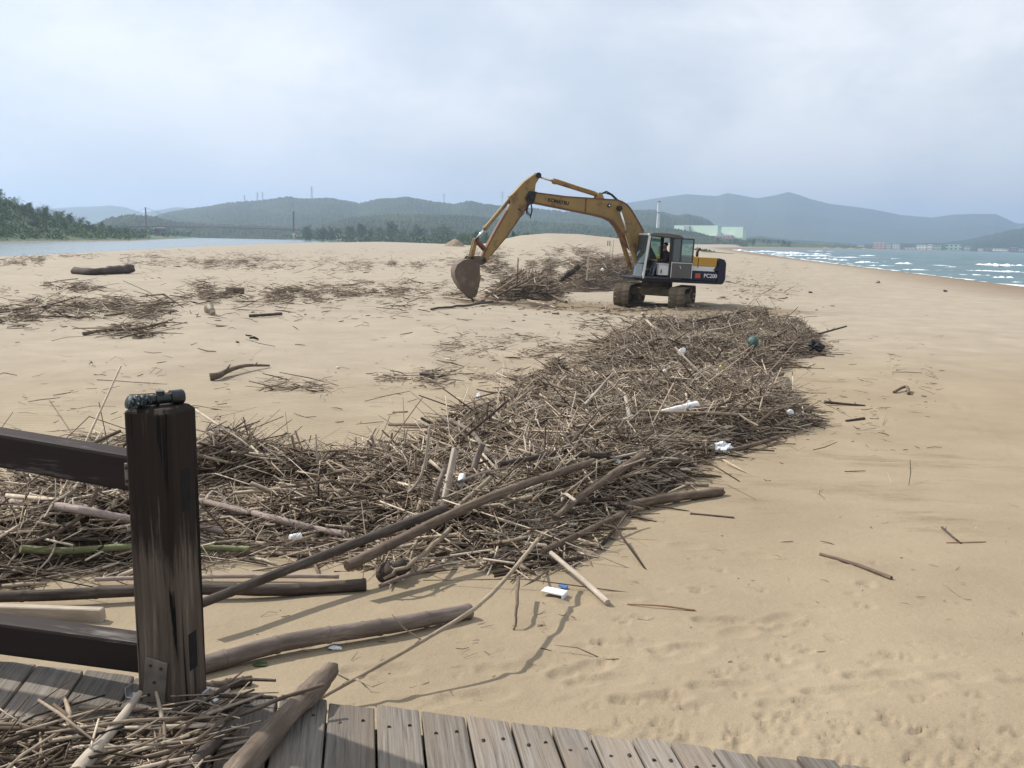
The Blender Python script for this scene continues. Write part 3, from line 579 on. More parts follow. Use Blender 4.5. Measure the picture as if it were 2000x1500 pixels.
# ------------------------------------------------------------------ excavator
YEL = worn('worn_yellow_paint', (.30, .20, .065), (.215, .142, .055), (.11, .064, .04), 2.2, .6, (.50, .66)); ORG = worn('rusty_orange_edge', (.17, .07, .03), (.12, .055, .028), (.07, .035, .025), 3, .6)
NAVY = worn('navy_paint', (.008, .009, .028), (.012, .012, .028), (.04, .03, .026), 2, .6, (.64, .84)); HWHITE = worn('dirty_white_paint', (.68, .69, .68), (.55, .55, .53), (.22, .17, .12), 3, .5, (.58, .75)); GREYP = worn('grey_door_paint', (.115, .115, .105), (.09, .085, .075), (.12, .08, .05), 3, .55, (.6, .8))
HYEL = worn('hood_yellow_paint', (.52, .29, .03), (.40, .22, .03), (.22, .11, .04), 2, .45, (.6, .8)); RUST = worn('bucket_rust', (.125, .085, .062), (.095, .072, .058), (.19, .15, .115), 2.4, .75, (.5, .7)); TRK = simple('muddy_track_steel', (.10, .082, .06), (.24, .19, .125), 5, .85, bs=.4); CHROME = simple('chrome_rod', (.70, .70, .70), (.80, .80, .80), 3, .22, 1.0, .5, bs=0); BLK = simple('black_rubber', (.012, .012, .012), (.03, .03, .03), 6, .6)
DKF = worn('dark_cab_frame', (.055, .05, .05), (.04, .037, .036), (.08, .05, .035), 3, .6, (.62, .8)); MUD = simple('muddy_frame', (.075, .06, .04), (.17, .13, .08), 4, .85, bs=.4); SEATM = simple('black_seat_vinyl', (.02, .02, .022), (.04, .04, .04), 9, .6); REDM = simple('red_decal', (.42, .07, .03), (.5, .10, .04), 3, .5, bs=0); INK = simple('black_lettering', (.012, .011, .011), (.03, .025, .02), 8, .6, bs=0); LETW = simple('white_lettering', (.6, .6, .6), (.75, .75, .75), 8, .6, bs=0)
def mat_glass(name, tint):
    m, nt, b = material(name, .08, 0, .5); nt.nodes.remove(b); out = nt.nodes['Material Output']
    tr = N(nt, 'ShaderNodeBsdfTransparent'); tr.inputs[0].default_value = (*tint, 1); gl = N(nt, 'ShaderNodeBsdfGlossy', Roughness=.06); gl.inputs['Color'].default_value = (.9, .95, .95, 1); df = N(nt, 'ShaderNodeBsdfDiffuse'); df.inputs[0].default_value = (.22, .26, .26, 1)
    fr = N(nt, 'ShaderNodeFresnel', IOR=1.5); m1 = N(nt, 'ShaderNodeMixShader'); nt.links.new(math_(nt, 'ADD', fr.outputs[0], .05), m1.inputs[0]); nt.links.new(tr.outputs[0], m1.inputs[1]); nt.links.new(gl.outputs[0], m1.inputs[2])
    m2 = N(nt, 'ShaderNodeMixShader'); n = noise(nt, 5, 5); nt.links.new(ramp(nt, n, [(.3, (.10, .10, .10)), (.75, (.34, .34, .34))]), m2.inputs[0]); nt.links.new(m1.outputs[0], m2.inputs[1]); nt.links.new(df.outputs[0], m2.inputs[2]); nt.links.new(m2.outputs[0], out.inputs[0]); return m
GLASS = mat_glass('dusty_cab_glass', (.55, .74, .74)); TINT = mat_glass('teal_tinted_glass', (.22, .40, .42))
CX, CY = 5.85, 36.0; CZ = float(tz(CX, CY)) - .03
TH = math.atan2(-0.242, -0.97)
MEX = Matrix.Rotation(math.radians(2.0), 3, 'Y') @ Matrix.Rotation(TH, 3, 'Z')
ex = empty('excavator', (CX, CY, CZ)); ex.rotation_euler = MEX.to_euler()
tag(ex, 'worn yellow crawler excavator clearing driftwood on the beach', 'excavator')
# --- undercarriage: tracks point along UD
uq = Matrix.Rotation(math.radians(90 - 18) - TH, 3, 'Z')            # track axis in the machine frame
def U(x, y, z): return uq @ Vector((x, y, z))
m = MB()
for s in (-1, 1):
    m.box(U(0, s * 1.08, .42), (2.9, .32, .34), uq)
for s in (-1, 1): m.box(U(s * .62, 0, .62), (.42, 2.1, .30), uq)
m.box(U(0, 0, .68), (1.5, 1.1, .30), uq); m.build('track_frame', MUD, ex, bevel=.03)
MB().tube([(0, 0, .82), (0, 0, 1.03)], .62, 28).build('swing_ring', MUD, ex, True, autos=.8)
hl, rr0 = 1.62, .40                          # half distance of the wheel axles, wheel radius at the chain
per = 4 * hl + 2 * math.pi * rr0; ns = 46
def loop(d):
    d %= per
    if d < 2 * hl: return (-hl + d, 2 * rr0, 0)
    d -= 2 * hl
    if d < math.pi * rr0: a = d / rr0; return (hl + math.sin(a) * rr0, rr0 + math.cos(a) * rr0, -a)
    d -= math.pi * rr0
    if d < 2 * hl: return (hl - d, 0, math.pi)
    d -= 2 * hl; a = d / rr0; return (-hl - math.sin(a) * rr0, rr0 - math.cos(a) * rr0, math.pi - a)
shoe_mb = MB().box((0, 0, 0), (.186, .60, .022))
for gx in (-.06, 0, .06): shoe_mb.box((gx, 0, .018), (.016, .60, .016))
shoe_me = shoe_mb.build('track_shoe', TRK, ex); sd = shoe_me.data; bpy.data.objects.remove(shoe_me)
zoff = .05
for s in (-1, 1):
    tr = MB()
    for k in range(ns * 1):                   # link chain
        x, z, a = loop((k + .5) * per / ns); c = Vector((x, s * 1.08, z + zoff)); R_ = uq @ Matrix.Rotation(-a * -1, 3, 'Y')
        tr.box(U(x * .97, s * 1.08, zoff + rr0 + (z - rr0) * .86), (.15, .20, .06), R_)
    t = tr.build('track', TRK, ex)
    for k in range(ns):
        x, z, a = loop(k * per / ns); o = link(bpy.data.objects.new('track_shoe', sd), t); o.location = U(x, s * 1.08, z + zoff)
        o.rotation_euler = (uq @ Matrix.Rotation(-a, 3, 'Y')).to_euler()
    for x, nm, r in ((-hl, 'sprocket', .35), (hl, 'idler_wheel', .36)):
        q = MB().tube([U(x, s * 1.08 - .14, rr0 + zoff), U(x, s * 1.08 + .14, rr0 + zoff)], r, 22); q.tube([U(x, s * 1.08 - .24, rr0 + zoff), U(x, s * 1.08 + .24, rr0 + zoff)], .13, 14); q.build(nm, MUD, ex, True, autos=.7)
    for x in np.linspace(-1.2, 1.2, 7): MB().tube([U(x, s * 1.08 - .16, .19 + zoff), U(x, s * 1.08 + .16, .19 + zoff)], .10, 12).build('track_roller', MUD, ex, True, autos=.7)
# --- upper structure
m = MB().prism([(-2.05, 1.05), (1.15, 1.05), (1.2, 1.16), (-2.05, 1.16)], -1.28, 1.28); m.build('revolving_frame', NAVY, ex, bevel=.01)
# left side box below the hood, with its stripes as separate panels
MB().prism([(-1.98, 1.165), (-.33, 1.165), (-.33, 1.55), (-1.98, 1.55)], .30, 1.30).build('side_panel', NAVY, ex, bevel=.02)
MB().prism([(-1.86, 1.553), (-.33, 1.553), (-.33, 1.74), (-1.90, 1.74)], .30, 1.295).build('white_stripe_panel', HWHITE, ex, bevel=.01)
hd = MB().prism([(-1.93, 1.743), (-.33, 1.743), (-.33, 2.06), (-.36, 2.10), (-1.90, 2.10), (-1.94, 2.06)], -1.25, 1.30).build('engine_hood', HYEL, ex, bevel=.02)
MB().box((-1.12, 1.302, 1.88), (.025, .01, .40)).build('panel_gap', INK, hd); MB().box((-1.0, 0, 2.12), (.7, .9, .05)).build('hood_lid', HYEL, hd, bevel=.02)
MB().prism([(-1.98, 1.165), (-.2, 1.165), (-.2, 1.74), (-1.98, 1.74)], -1.27, -.2).build('side_panel', NAVY, ex, bevel=.02)
cw = MB(); prof = [(-2.02, 1.06), (-2.02, 2.08), (-2.34, 2.09), (-2.56, 2.04), (-2.64, 1.9), (-2.66, 1.25), (-2.58, 1.08), (-2.5, 1.05)]
V = []; ny = 13
for j in range(ny):
    y = -1.28 + 2.56 * j / (ny - 1); k = .30 * (abs(y) / 1.28) ** 3.2
    V += [(x + (k if x < -2.1 else 0), y, z) for x, z in prof]
npf = len(prof); F = [[j * npf + i, j * npf + (i + 1) % npf, (j + 1) * npf + (i + 1) % npf, (j + 1) * npf + i] for j in range(ny - 1) for i in range(npf)] + [list(range(npf)), [(ny - 1) * npf + i for i in range(npf)]]
cwo = cw.add(V, F).build('counterweight', NAVY, ex, True, autos=.6)
MB().prism([(-1.80, 1.60), (-1.90, 1.745), (-2.02, 1.745), (-2.02, 1.60)], 1.27, 1.302).build('slanted_panel', NAVY, ex)
def text(body, size, mat, parent, loc, rx, name='lettering', shear=0.0, bold=0.0):
    cu = bpy.data.curves.new(name, 'FONT'); cu.body = body; cu.size = size; cu.align_x = 'CENTER'; cu.align_y = 'CENTER'; cu.extrude = .003; cu.shear = shear; cu.offset = bold
    o = bpy.data.objects.new(name, cu); COL.objects.link(o); bpy.context.view_layer.update()
    me = bpy.data.meshes.new_from_object(o.evaluated_get(bpy.context.evaluated_depsgraph_get())); bpy.data.objects.remove(o)
    t = mobj(name, me, mat, parent); t.matrix_local = Matrix.Translation(loc) @ rx; return t
side = Matrix(((-1, 0, 0, 0), (0, 0, 1, 0), (0, 1, 0, 0), (0, 0, 0, 1)))    # text right = -x, up = z, facing +y
text('PC200', .215, LETW, ex, (-1.70, 1.307, 1.37), side, bold=.004)
MB().box((-1.15, 1.303, 1.36), (.22, .006, .19)).build('red_decal', REDM, ex); MB().prism([(-2.10, 1.62), (-1.93, 1.62), (-2.10, 1.76)], 1.262, 1.268).build('red_decal', REDM, ex)
MB().tube([(-1.72, -.1, 2.08), (-1.72, -.1, 2.30), (-1.76, -.1, 2.38), (-1.84, -.1, 2.44)], [.055, .055, .05, .05], 12).build('exhaust_pipe', BLK, ex, True)
for x in (-.45, -.75): MB().tube([(x, -1.1, 2.1), (x, -1.1, 2.45)], .02, 6).build('handrail', HYEL, ex)
# --- cab on the left side
cab = empty('cab', (0, 0, 0), 0, ex)
y0, y1 = .36, 1.34
def pil(a, b, w_, d_, mat, name):
    a, b = Vector(a), Vector(b); P = []
    for sx in (-1, 1):
        for sy in (-1, 1):
            for p in (a, b): P.append(p + Vector((sx * w_ / 2, sy * d_ / 2, 0)))
    return MB().hexa(P).build(name, mat, cab, bevel=.008)
for y in (y0 + .03, y1 - .03): pil((1.19, y, 1.16), (1.03, y, 2.86), .085, .07, HWHITE if y > 1 else DKF, 'front_pillar')
for y in (y0 + .03, y1 - .03): pil((.05, y, 1.16), (.10, y, 2.86), .13, .07, DKF, 'centre_pillar'); pil((-.36, y, 1.16), (-.30, y, 2.80), .08, .07, DKF, 'rear_pillar')
MB().prism([(-.42, 1.163), (1.27, 1.163), (1.27, 1.25), (-.42, 1.25)], y0, y1).build('cab_floor', DKF, cab, bevel=.01)
rp = [(-.40, 2.78), (-.38, 2.84), (-.20, 2.92), (.3, 2.965), (.9, 2.95), (1.06, 2.90), (1.09, 2.85), (1.0, 2.83), (-.3, 2.77)]
MB().prism(rp, y0 - .03, y1 + .02).build('cab_roof', GREYP, cab, bevel=.02)
MB().box((1.075, (y0 + y1) / 2, 2.875), (.06, y1 - y0 + .06, .075)).build('roof_trim', HWHITE, cab, bevel=.01)
MB().hexa([(1.235, y0 + .07, 1.25), (1.055, y0 + .07, 2.84), (1.235, y1 - .07, 1.25), (1.055, y1 - .07, 2.84), (1.25, y0 + .07, 1.25), (1.07, y0 + .07, 2.84), (1.25, y1 - .07, 1.25), (1.07, y1 - .07, 2.84)]).build('windshield', GLASS, cab)
MB().box((1.185, (y0 + y1) / 2, 1.74), (.05, y1 - y0 - .1, .045)).build('windshield_bar', DKF, cab)
MB().prism([(.10, 1.25), (1.12, 1.25), (1.1, 1.45), (.10, 1.5)], y0, y0 + .03).build('right_panel', DKF, cab)
for a, b_ in ((.15, .56), (.60, 1.02)): MB().prism([(a, 1.55), (b_, 1.55), (b_ - .02, 2.74), (a, 2.74)], y0 + .01, y0 + .02).build('side_window', GLASS, cab)
MB().prism([(.56, 1.5), (.60, 1.5), (.60, 2.8), (.56, 2.8)], y0, y0 + .03).build('window_bar', DKF, cab)
MB().box((-.34, (y0 + y1) / 2, 1.75), (.04, y1 - y0 - .1, 1.0)).build('rear_wall', DKF, cab); MB().box((-.33, (y0 + y1) / 2, 2.5), (.012, y1 - y0 - .12, .5)).build('rear_window', GLASS, cab)
# sliding door pushed back along the side
dr = MB(); Z0, Z1 = 1.24, 2.80; dx0, dx1 = -.84, .08
for (a, b_, c, d) in ((dx0, dx0 + .05, Z0, Z1), (dx1 - .06, dx1, Z0, Z1), (dx0, dx1, Z1 - .05, Z1), (dx0, dx1, 1.80, 1.86), (-.33, -.27, 1.86, Z1)): dr.box(((a + b_) / 2, 1.385, (c + d) / 2), (b_ - a, .045, d - c))
dro = dr.build('sliding_door', DKF, ex, bevel=.006)
MB().box(((dx0 + dx1) / 2, 1.38, (Z0 + 1.80) / 2), (dx1 - dx0 - .08, .03, 1.80 - Z0)).build('door_panel', GREYP, dro); MB().box(((dx0 + dx1) / 2, 1.395, 1.83), (dx1 - dx0 - .02, .03, .03)).build('door_rail', HWHITE, dro)
MB().box((dx1 - .02, 1.40, 1.55), (.03, .03, .62)).build('door_edge_trim', HWHITE, dro); MB().box((dx0 + .02, 1.40, 1.52), (.03, .03, .55)).build('door_edge_trim', HWHITE, dro)
MB().box((-.125, 1.385, 2.31), (.29, .012, .88)).build('door_window', TINT, dro); MB().box((-.56, 1.385, 2.31), (.46, .012, .88)).build('door_window', GLASS, dro); MB().tube([(-.28, 1.42, 1.72), (-.34, 1.43, 1.60)], .012, 6).build('door_handle', CHROME, dro)
MB().box((.33, 1.20, 1.52), (.44, .22, .42)).build('side_console', HWHITE, cab, bevel=.03); MB().box((.44, 1.315, 1.47), (.05, .01, .13)).build('console_slot', INK, cab); MB().box((.33, 1.19, 1.755), (.50, .26, .04)).build('console_lid', HWHITE, cab, bevel=.01)
st = MB().box((.10, .82, 1.60), (.52, .50, .14)); st.build('seat', SEATM, cab, bevel=.04, seg=2); MB().prism([(-.20, 1.6), (-.06, 1.62), (-.13, 2.28), (-.25, 2.26)], .60, 1.04).build('seat_back', SEATM, cab, bevel=.04, seg=2); MB().box((.1, .82, 1.39), (.4, .4, .28)).build('seat_base', SEATM, cab)
for y in (.62, 1.02): MB().tube([(.75, y, 1.25), (.72, y, 1.62), (.68, y, 1.90)], [.02, .015, .025], 8).build('control_lever', BLK, cab)
# --- boom
m = MB(); bp = [(.05, 1.66), (.30, 2.12), (.62, 2.62), (.86, 2.98), (1.05, 3.27), (1.35, 3.67), (1.50, 3.86), (1.67, 4.01), (1.88, 4.11), (2.1, 4.16), (2.81, 4.15), (4.21, 4.15), (5.45, 4.22), (5.62, 4.20), (5.68, 4.06), (5.66, 3.93), (5.56, 3.85), (4.3, 3.69), (3.02, 3.53), (2.5, 3.44), (2.2, 3.32), (1.98, 3.12), (1.80, 2.85), (1.55, 2.52), (.95, 1.98), (.40, 1.50), (.15, 1.42), (.02, 1.50)]
boom = m.prism(bp, -.23, .23).build('boom', YEL, ex, bevel=.012)
# flanges run along the top and bottom edge
for seg_, nm in ((bp[3:13], 'top_flange'), (bp[16:25], 'bottom_flange')):
    MB().tube([(x, 0, z) for x, z in seg_], .018, 4).build(nm, ORG, boom)
    fl = MB()
    for (xa, za), (xb, zb) in zip(seg_[:-1], seg_[1:]):
        n_ = Vector((-(zb - za), 0, xb - xa)).normalized() * .022
        P = []
        for (x, z) in ((xa, za), (xb, zb)):
            for y in (-.255, .255):
                for s in (-1, 1): P.append(Vector((x, y, z)) + n_ * s)
        fl.hexa(P)
    fl.build(nm, ORG, boom)
MB().prism([(3.35, 3.60), (3.42, 3.61), (3.42, 4.13), (3.35, 4.13)], -.234, .234).build('weld_seam', ORG, boom)
for x, z in ((2.42, 3.92), (2.02, 3.86)): MB().tube([(x, -.30, z), (x, .30, z)], .075, 14).build('boom_pin', BLK, boom, True, autos=.7); MB().tube([(x, .295, z), (x, .31, z)], .03, 10).build('grease_cap', CHROME, boom)
tx = text('KOMATSU', .185, INK, ex, (4.51, .233, 3.93), side @ Matrix.Rotation(math.radians(-6.5), 4, 'Z'), bold=.009)
# lift cylinders either side
for s in (-1, 1):
    a, b_ = Vector((2.03, s * .40, 3.83)), Vector((1.02, s * .40, 1.42)); k = (b_ - a).normalized(); L = (b_ - a).length
    c = MB().tube([a + k * L * .40, b_], .085, 14).tube([a + k * L * .385, a + k * L * .43], .105, 14).build('lift_cylinder', YEL, ex, True, autos=.7)
    MB().tube([a, a + k * L * .42], .045, 12).build('cylinder_rod', CHROME, c, True); MB().tube([a - Vector((0, .09, 0)), a + Vector((0, .09, 0))], .10, 12).build('rod_eye', BLK, c, True, autos=.7)
    MB().tube([a + k * L * .44 + Vector((.10, 0, 0)), a + k * L * .95 + Vector((.10, 0, 0))], .018, 6).build('hydraulic_pipe', CHROME if s > 0 else YEL, c)
# arm cylinder on top of the boom
a, b_ = Vector((5.33, 0, 4.86)), Vector((2.78, 0, 4.30)); k = (b_ - a).normalized(); L = (b_ - a).length
c = MB().tube([a + k * L * .25, b_], .088, 14).tube([a + k * L * .235, a + k * L * .29], .108, 14).build('arm_cylinder', YEL, ex, True, autos=.7); MB().tube([a, a + k * L * .26], .05, 12).build('cylinder_rod', CHROME, c, True); MB().tube([b_ - Vector((0, .12, 0)), b_ + Vector((0, .12, 0))], .11, 12).build('cylinder_eye', YEL, c, True, autos=.7)
for s in (-1, 1): MB().prism([(2.60, 4.14), (2.98, 4.14), (2.86, 4.38), (2.72, 4.38)], s * .16 - .03, s * .16 + .03).build('cylinder_bracket', YEL, boom)
for s, d in ((-.08, 0), (.05, .05)): MB().tube([(2.72, s, 4.36), (2.5, s, 4.42 + d), (2.25, s, 4.36), (2.0, s, 4.17), (1.7, s, 4.04)], .028, 8).build('hydraulic_hose', BLK, boom, True)
MB().tube([(2.98, .1, 4.42), (3.6, .1, 4.55), (4.6, .1, 4.79)], .018, 6).build('hydraulic_pipe', HYEL, c)
# --- arm
apf = [(5.43, 4.95), (5.30, 4.90), (5.31, 4.80), (5.45, 4.55), (5.47, 4.30), (5.50, 4.05), (5.62, 3.78), (5.86, 3.42), (6.01, 3.25), (6.51, 2.47), (7.10, 1.72), (7.24, 1.44), (7.36, 1.40), (7.44, 1.50), (7.40, 1.68), (7.23, 2.10), (6.90, 2.76), (6.51, 3.48), (6.40, 3.72), (6.46, 4.02), (6.34, 4.12), (5.93, 4.60), (5.61, 4.85)]
arm = MB().prism(apf, -.19, .19).build('arm', YEL, ex, bevel=.012)
for seg_, nm in ((apf[7:11], 'back_flange'), (apf[14:18], 'front_flange')):
    fl = MB()
    for (xa, za), (xb, zb) in zip(seg_[:-1], seg_[1:]):
        n_ = Vector((-(zb - za), 0, xb - xa)).normalized() * .02; P = []
        for (x, z) in ((xa, za), (xb, zb)):
            for y in (-.21, .21):
                for s in (-1, 1): P.append(Vector((x, y, z)) + n_ * s)
        fl.hexa(P)
    fl.build(nm, ORG, arm)
for s in (-1, 1): MB().prism([(5.42, 4.26), (5.72, 4.26), (5.86, 3.98), (5.72, 3.74), (5.52, 3.78)], s * .255 - .02, s * .255 + .02).build('pivot_plate', BLK, boom, bevel=.006)
MB().tube([(5.60, -.32, 4.04), (5.60, .32, 4.04)], .10, 14).build('pivot_pin', BLK, arm, True, autos=.7); MB().tube([(5.37, -.24, 4.88), (5.37, .24, 4.88)], .11, 14).build('top_pin', BLK, arm, True, autos=.7)
for s, d in ((.22, 0), (.26, .10)): MB().tube([(5.7, s, 3.90), (5.78, s, 3.52 - d), (5.62, s, 3.34 - d), (5.56, s, 3.52), (5.62, s, 3.80)], .028, 8).build('hydraulic_hose', BLK, arm, True)
MB().tube([(6.3, .0, 4.06), (6.44, 0.05, 3.95), (6.42, .05, 3.80), (6.30, .1, 3.66), (6.0, .2, 3.52)], .03, 8).build('hydraulic_hose', BLK, arm, True)
a, b_ = Vector((6.40, 0, 3.93)), Vector((7.68, 0, 2.30)); k = (b_ - a).normalized(); L = (b_ - a).length
c = MB().tube([a, a + k * L * .73], .075, 14).tube([a + k * L * .70, a + k * L * .74], .095, 14).build('bucket_cylinder', YEL, ex, True, autos=.7); MB().tube([a + k * L * .72, b_], .045, 12).build('cylinder_rod', CHROME, c, True)
for s in (-1, 1):
    MB().tube([(7.68, s * .24, 2.30), (7.30, s * .24, 1.93)], [.075, .06], 8).build('side_link', ORG, ex, True, autos=.7); MB().prism([(7.62, 2.36), (7.76, 2.34), (7.92, 1.62), (7.76, 1.58)], s * .15 - .05, s * .15 + .05).build('bucket_link', YEL, ex, bevel=.015)
MB().tube([(7.68, -.30, 2.30), (7.68, .30, 2.30)], .075, 12).build('link_pin', BLK, ex, True, autos=.7)
# --- bucket: curved shell between two side plates
bo = [(7.95, 1.56), (8.22, 1.50), (8.44, 1.33), (8.53, 1.08), (8.50, .84), (8.38, .60), (8.22, .39), (8.02, .20), (7.80, .05)]
bi = [(x - .035 * (1 if i < 7 else .3), z - .03 if i < 3 else z + .02) for i, (x, z) in enumerate(bo)]
V = []; F = []
for y in (-.46, .46): V += [(x, y, z) for x, z in bo] + [(x, y, z) for x, z in bi]
n_ = len(bo)
for i in range(n_ - 1):
    F += [[i, i + 1, 2 * n_ + i + 1, 2 * n_ + i], [n_ + i, 3 * n_ + i, 3 * n_ + i + 1, n_ + i + 1], [i, n_ + i, n_ + i + 1, i + 1], [2 * n_ + i, 2 * n_ + i + 1, 3 * n_ + i + 1, 3 * n_ + i]]
F += [[0, 2 * n_, 3 * n_, n_], [n_ - 1, 2 * n_ - 1, 4 * n_ - 1, 3 * n_ - 1]]
bk = MB().add(V, F).build('bucket', RUST, ex, True, autos=.5)
sp = bo + [(7.66, .20), (7.60, .55), (7.54, .95), (7.56, 1.30), (7.72, 1.52)]
for s in (-1, 1): MB().prism([(x, z) for x, z in sp], s * .46 - .018, s * .46 + .018).build('side_plate', RUST, bk); MB().prism([(7.72, .08), (7.62, .22), (7.55, .60), (7.50, .95), (7.62, .97), (7.70, .60), (7.76, .26)], s * .46 - .03, s * .46 + .03).build('side_cutter', MUD, bk)
for s in (-1, 1): MB().prism([(7.30, 1.62), (7.42, 1.68), (7.98, 1.66), (8.10, 1.50), (7.62, 1.30), (7.34, 1.40)], s * .25 - .03, s * .25 + .03).build('bucket_ear', MUD, bk, bevel=.01)
MB().prism([(7.56, 1.36), (7.70, 1.53), (7.97, 1.57), (7.95, 1.53), (7.72, 1.49), (7.59, 1.33)], -.45, .45).build('top_plate', RUST, bk)
for y in np.linspace(-.40, .40, 5): MB().hexa([(7.86, y - .05, .10), (7.70, y - .02, -.10), (7.86, y + .05, .10), (7.70, y + .02, -.10), (7.76, y - .05, .06), (7.68, y - .02, -.10), (7.76, y + .05, .06), (7.68, y + .02, -.10)]).build('tooth', MUD, bk)
MB().tube([(7.36, -.32, 1.52), (7.36, .32, 1.52)], .08, 12).build('bucket_pin', BLK, ex, True, autos=.7); MB().tube([(7.84, -.32, 1.60), (7.84, .32, 1.60)], .065, 12).build('bucket_pin', BLK, ex, True, autos=.7)

# ------------------------------------------------------------------ the operator, seated in the cab
SKIN = simple('operator_skin', (.24, .13, .085), (.29, .16, .11), 8, .6, bs=0); SHIRT = simple('dark_shirt', (.035, .025, .028), (.075, .045, .045), 12, .9); TROU = simple('grey_trousers', (.16, .17, .20), (.22, .23, .26), 10, .9); HAIRM = simple('black_hair', (.01, .009, .008), (.02, .018, .016), 20, .6)
def skin_mesh(name, verts, edges, radii, mats, parent, root=0, pick=None, sub=2):
    me = bpy.data.meshes.new(name); me.from_pydata(verts, edges, []); o = bpy.data.objects.new(name, me); COL.objects.link(o)
    md = o.modifiers.new('skin', 'SKIN'); md.use_smooth_shade = True
    for i, r in enumerate(radii):
        sv = me.skin_vertices[0].data[i]; sv.radius = (r, r) if not hasattr(r, '__len__') else r; sv.use_root = (i == root)
    sb = o.modifiers.new('sub', 'SUBSURF'); sb.levels = sub; sb.render_levels = sub
    bpy.context.view_layer.update(); dm = bpy.data.meshes.new_from_object(o.evaluated_get(bpy.context.evaluated_depsgraph_get())); bpy.data.objects.remove(o)
    dm.materials.clear()
    for m_ in mats: dm.materials.append(m_)
    if pick:
        for p in dm.polygons: p.material_index = pick(p.center)
    for p in dm.polygons: p.use_smooth = True
    r = bpy.data.objects.new(name, dm); return link(r, parent)
opW = ex.matrix_basis if False else (Matrix.Translation((CX, CY, CZ)) @ MEX.to_4x4())
V = [(.02, .82, 1.74), (.03, .82, 1.92), (.06, .82, 2.10), (.08, .82, 2.22), (.11, .82, 2.31), (.14, .82, 2.40), (.13, .82, 2.53)]
E_ = [(0, 1), (1, 2), (2, 3), (3, 4), (4, 5), (5, 6)]; Rd = [(.15, .17), (.13, .15), (.13, .17), (.085, .11), (.052, .05), (.085, .075), (.088, .078)]
for s in (-1, 1):
    b = len(V); V += [(.08, .82 + s * .20, 2.17), (.14, .82 + s * .25, 1.94), (.40, .82 + s * .22, 1.88), (.58, .82 + s * .20, 1.89), (.66, .82 + s * .20, 1.89)]
    E_ += [(3, b), (b, b + 1), (b + 1, b + 2), (b + 2, b + 3), (b + 3, b + 4)]; Rd += [.062, .050, .042, .030, (.03, .04)]
    for q, (dy, dz, l) in enumerate(((-.03, .02, .055), (-.012, .022, .07), (.008, .02, .072), (.028, .012, .06))):
        c = len(V); V += [(.70, .82 + s * .20 + dy, 1.90 + dz), (.70 + l * .55, .82 + s * .20 + dy, 1.89 + dz * .3), (.69 + l * .45, .82 + s * .20 + dy, 1.85)]; E_ += [(b + 4, c), (c, c + 1), (c + 1, c + 2)]; Rd += [.010, .009, .008]
    c = len(V); V += [(.66, .82 + s * .20 - s * .04, 1.91), (.70, .82 + s * .20 - s * .05, 1.88)]; E_ += [(b + 3, c), (c, c + 1)]; Rd += [.011, .009]
    b = len(V); V += [(.08, .82 + s * .10, 1.74), (.48, .82 + s * .14, 1.80), (.62, .82 + s * .14, 1.45), (.60, .82 + s * .14, 1.31), (.74, .82 + s * .14, 1.29)]
    E_ += [(0, b), (b, b + 1), (b + 1, b + 2), (b + 2, b + 3), (b + 3, b + 4)]; Rd += [.10, .07, .055, .045, .04]
pers = skin_mesh('person', V, E_, Rd, [SHIRT, SKIN, TROU], None, 0, lambda c: 1 if (c.z > 2.27 or c.x > .52 and c.z > 1.83) else (2 if c.z < 1.84 and c.x > -.02 and not (c.z > 1.80 and abs(c.y - .82) > .17) else 0), 2)
pers.matrix_world = opW; tag(pers, 'operator in dark shirt sitting at the levers in the excavator cab', 'person')
bpy.ops.mesh.primitive_uv_sphere_add(segments=16, ring_count=10, radius=.1); hr = bpy.context.object; hr.name = 'hair'; hr.scale = (1.05, .92, .85)
for v in hr.data.vertices:
    if v.co.z < .0 and v.co.x > -.02: v.co.z *= .15
hr.data.materials.append(HAIRM); hr.parent = pers; hr.location = (.115, .82, 2.53)
fc = MB(); fc.tube([(.215, .82, 2.47), (.245, .82, 2.44), (.215, .82, 2.425)], [.012, .018, .012], 6)
fc.build('nose', SKIN, pers, True)
for s in (-1, 1): MB().box((.218, .82 + s * .032, 2.485), (.012, .022, .012)).build('eye', INK, pers); MB().box((.13, .82 + s * .083, 2.46), (.04, .02, .06)).build('ear', SKIN, pers, bevel=.008)
MB().box((.222, .82, 2.395), (.01, .045, .010)).build('mouth', ORG, pers)
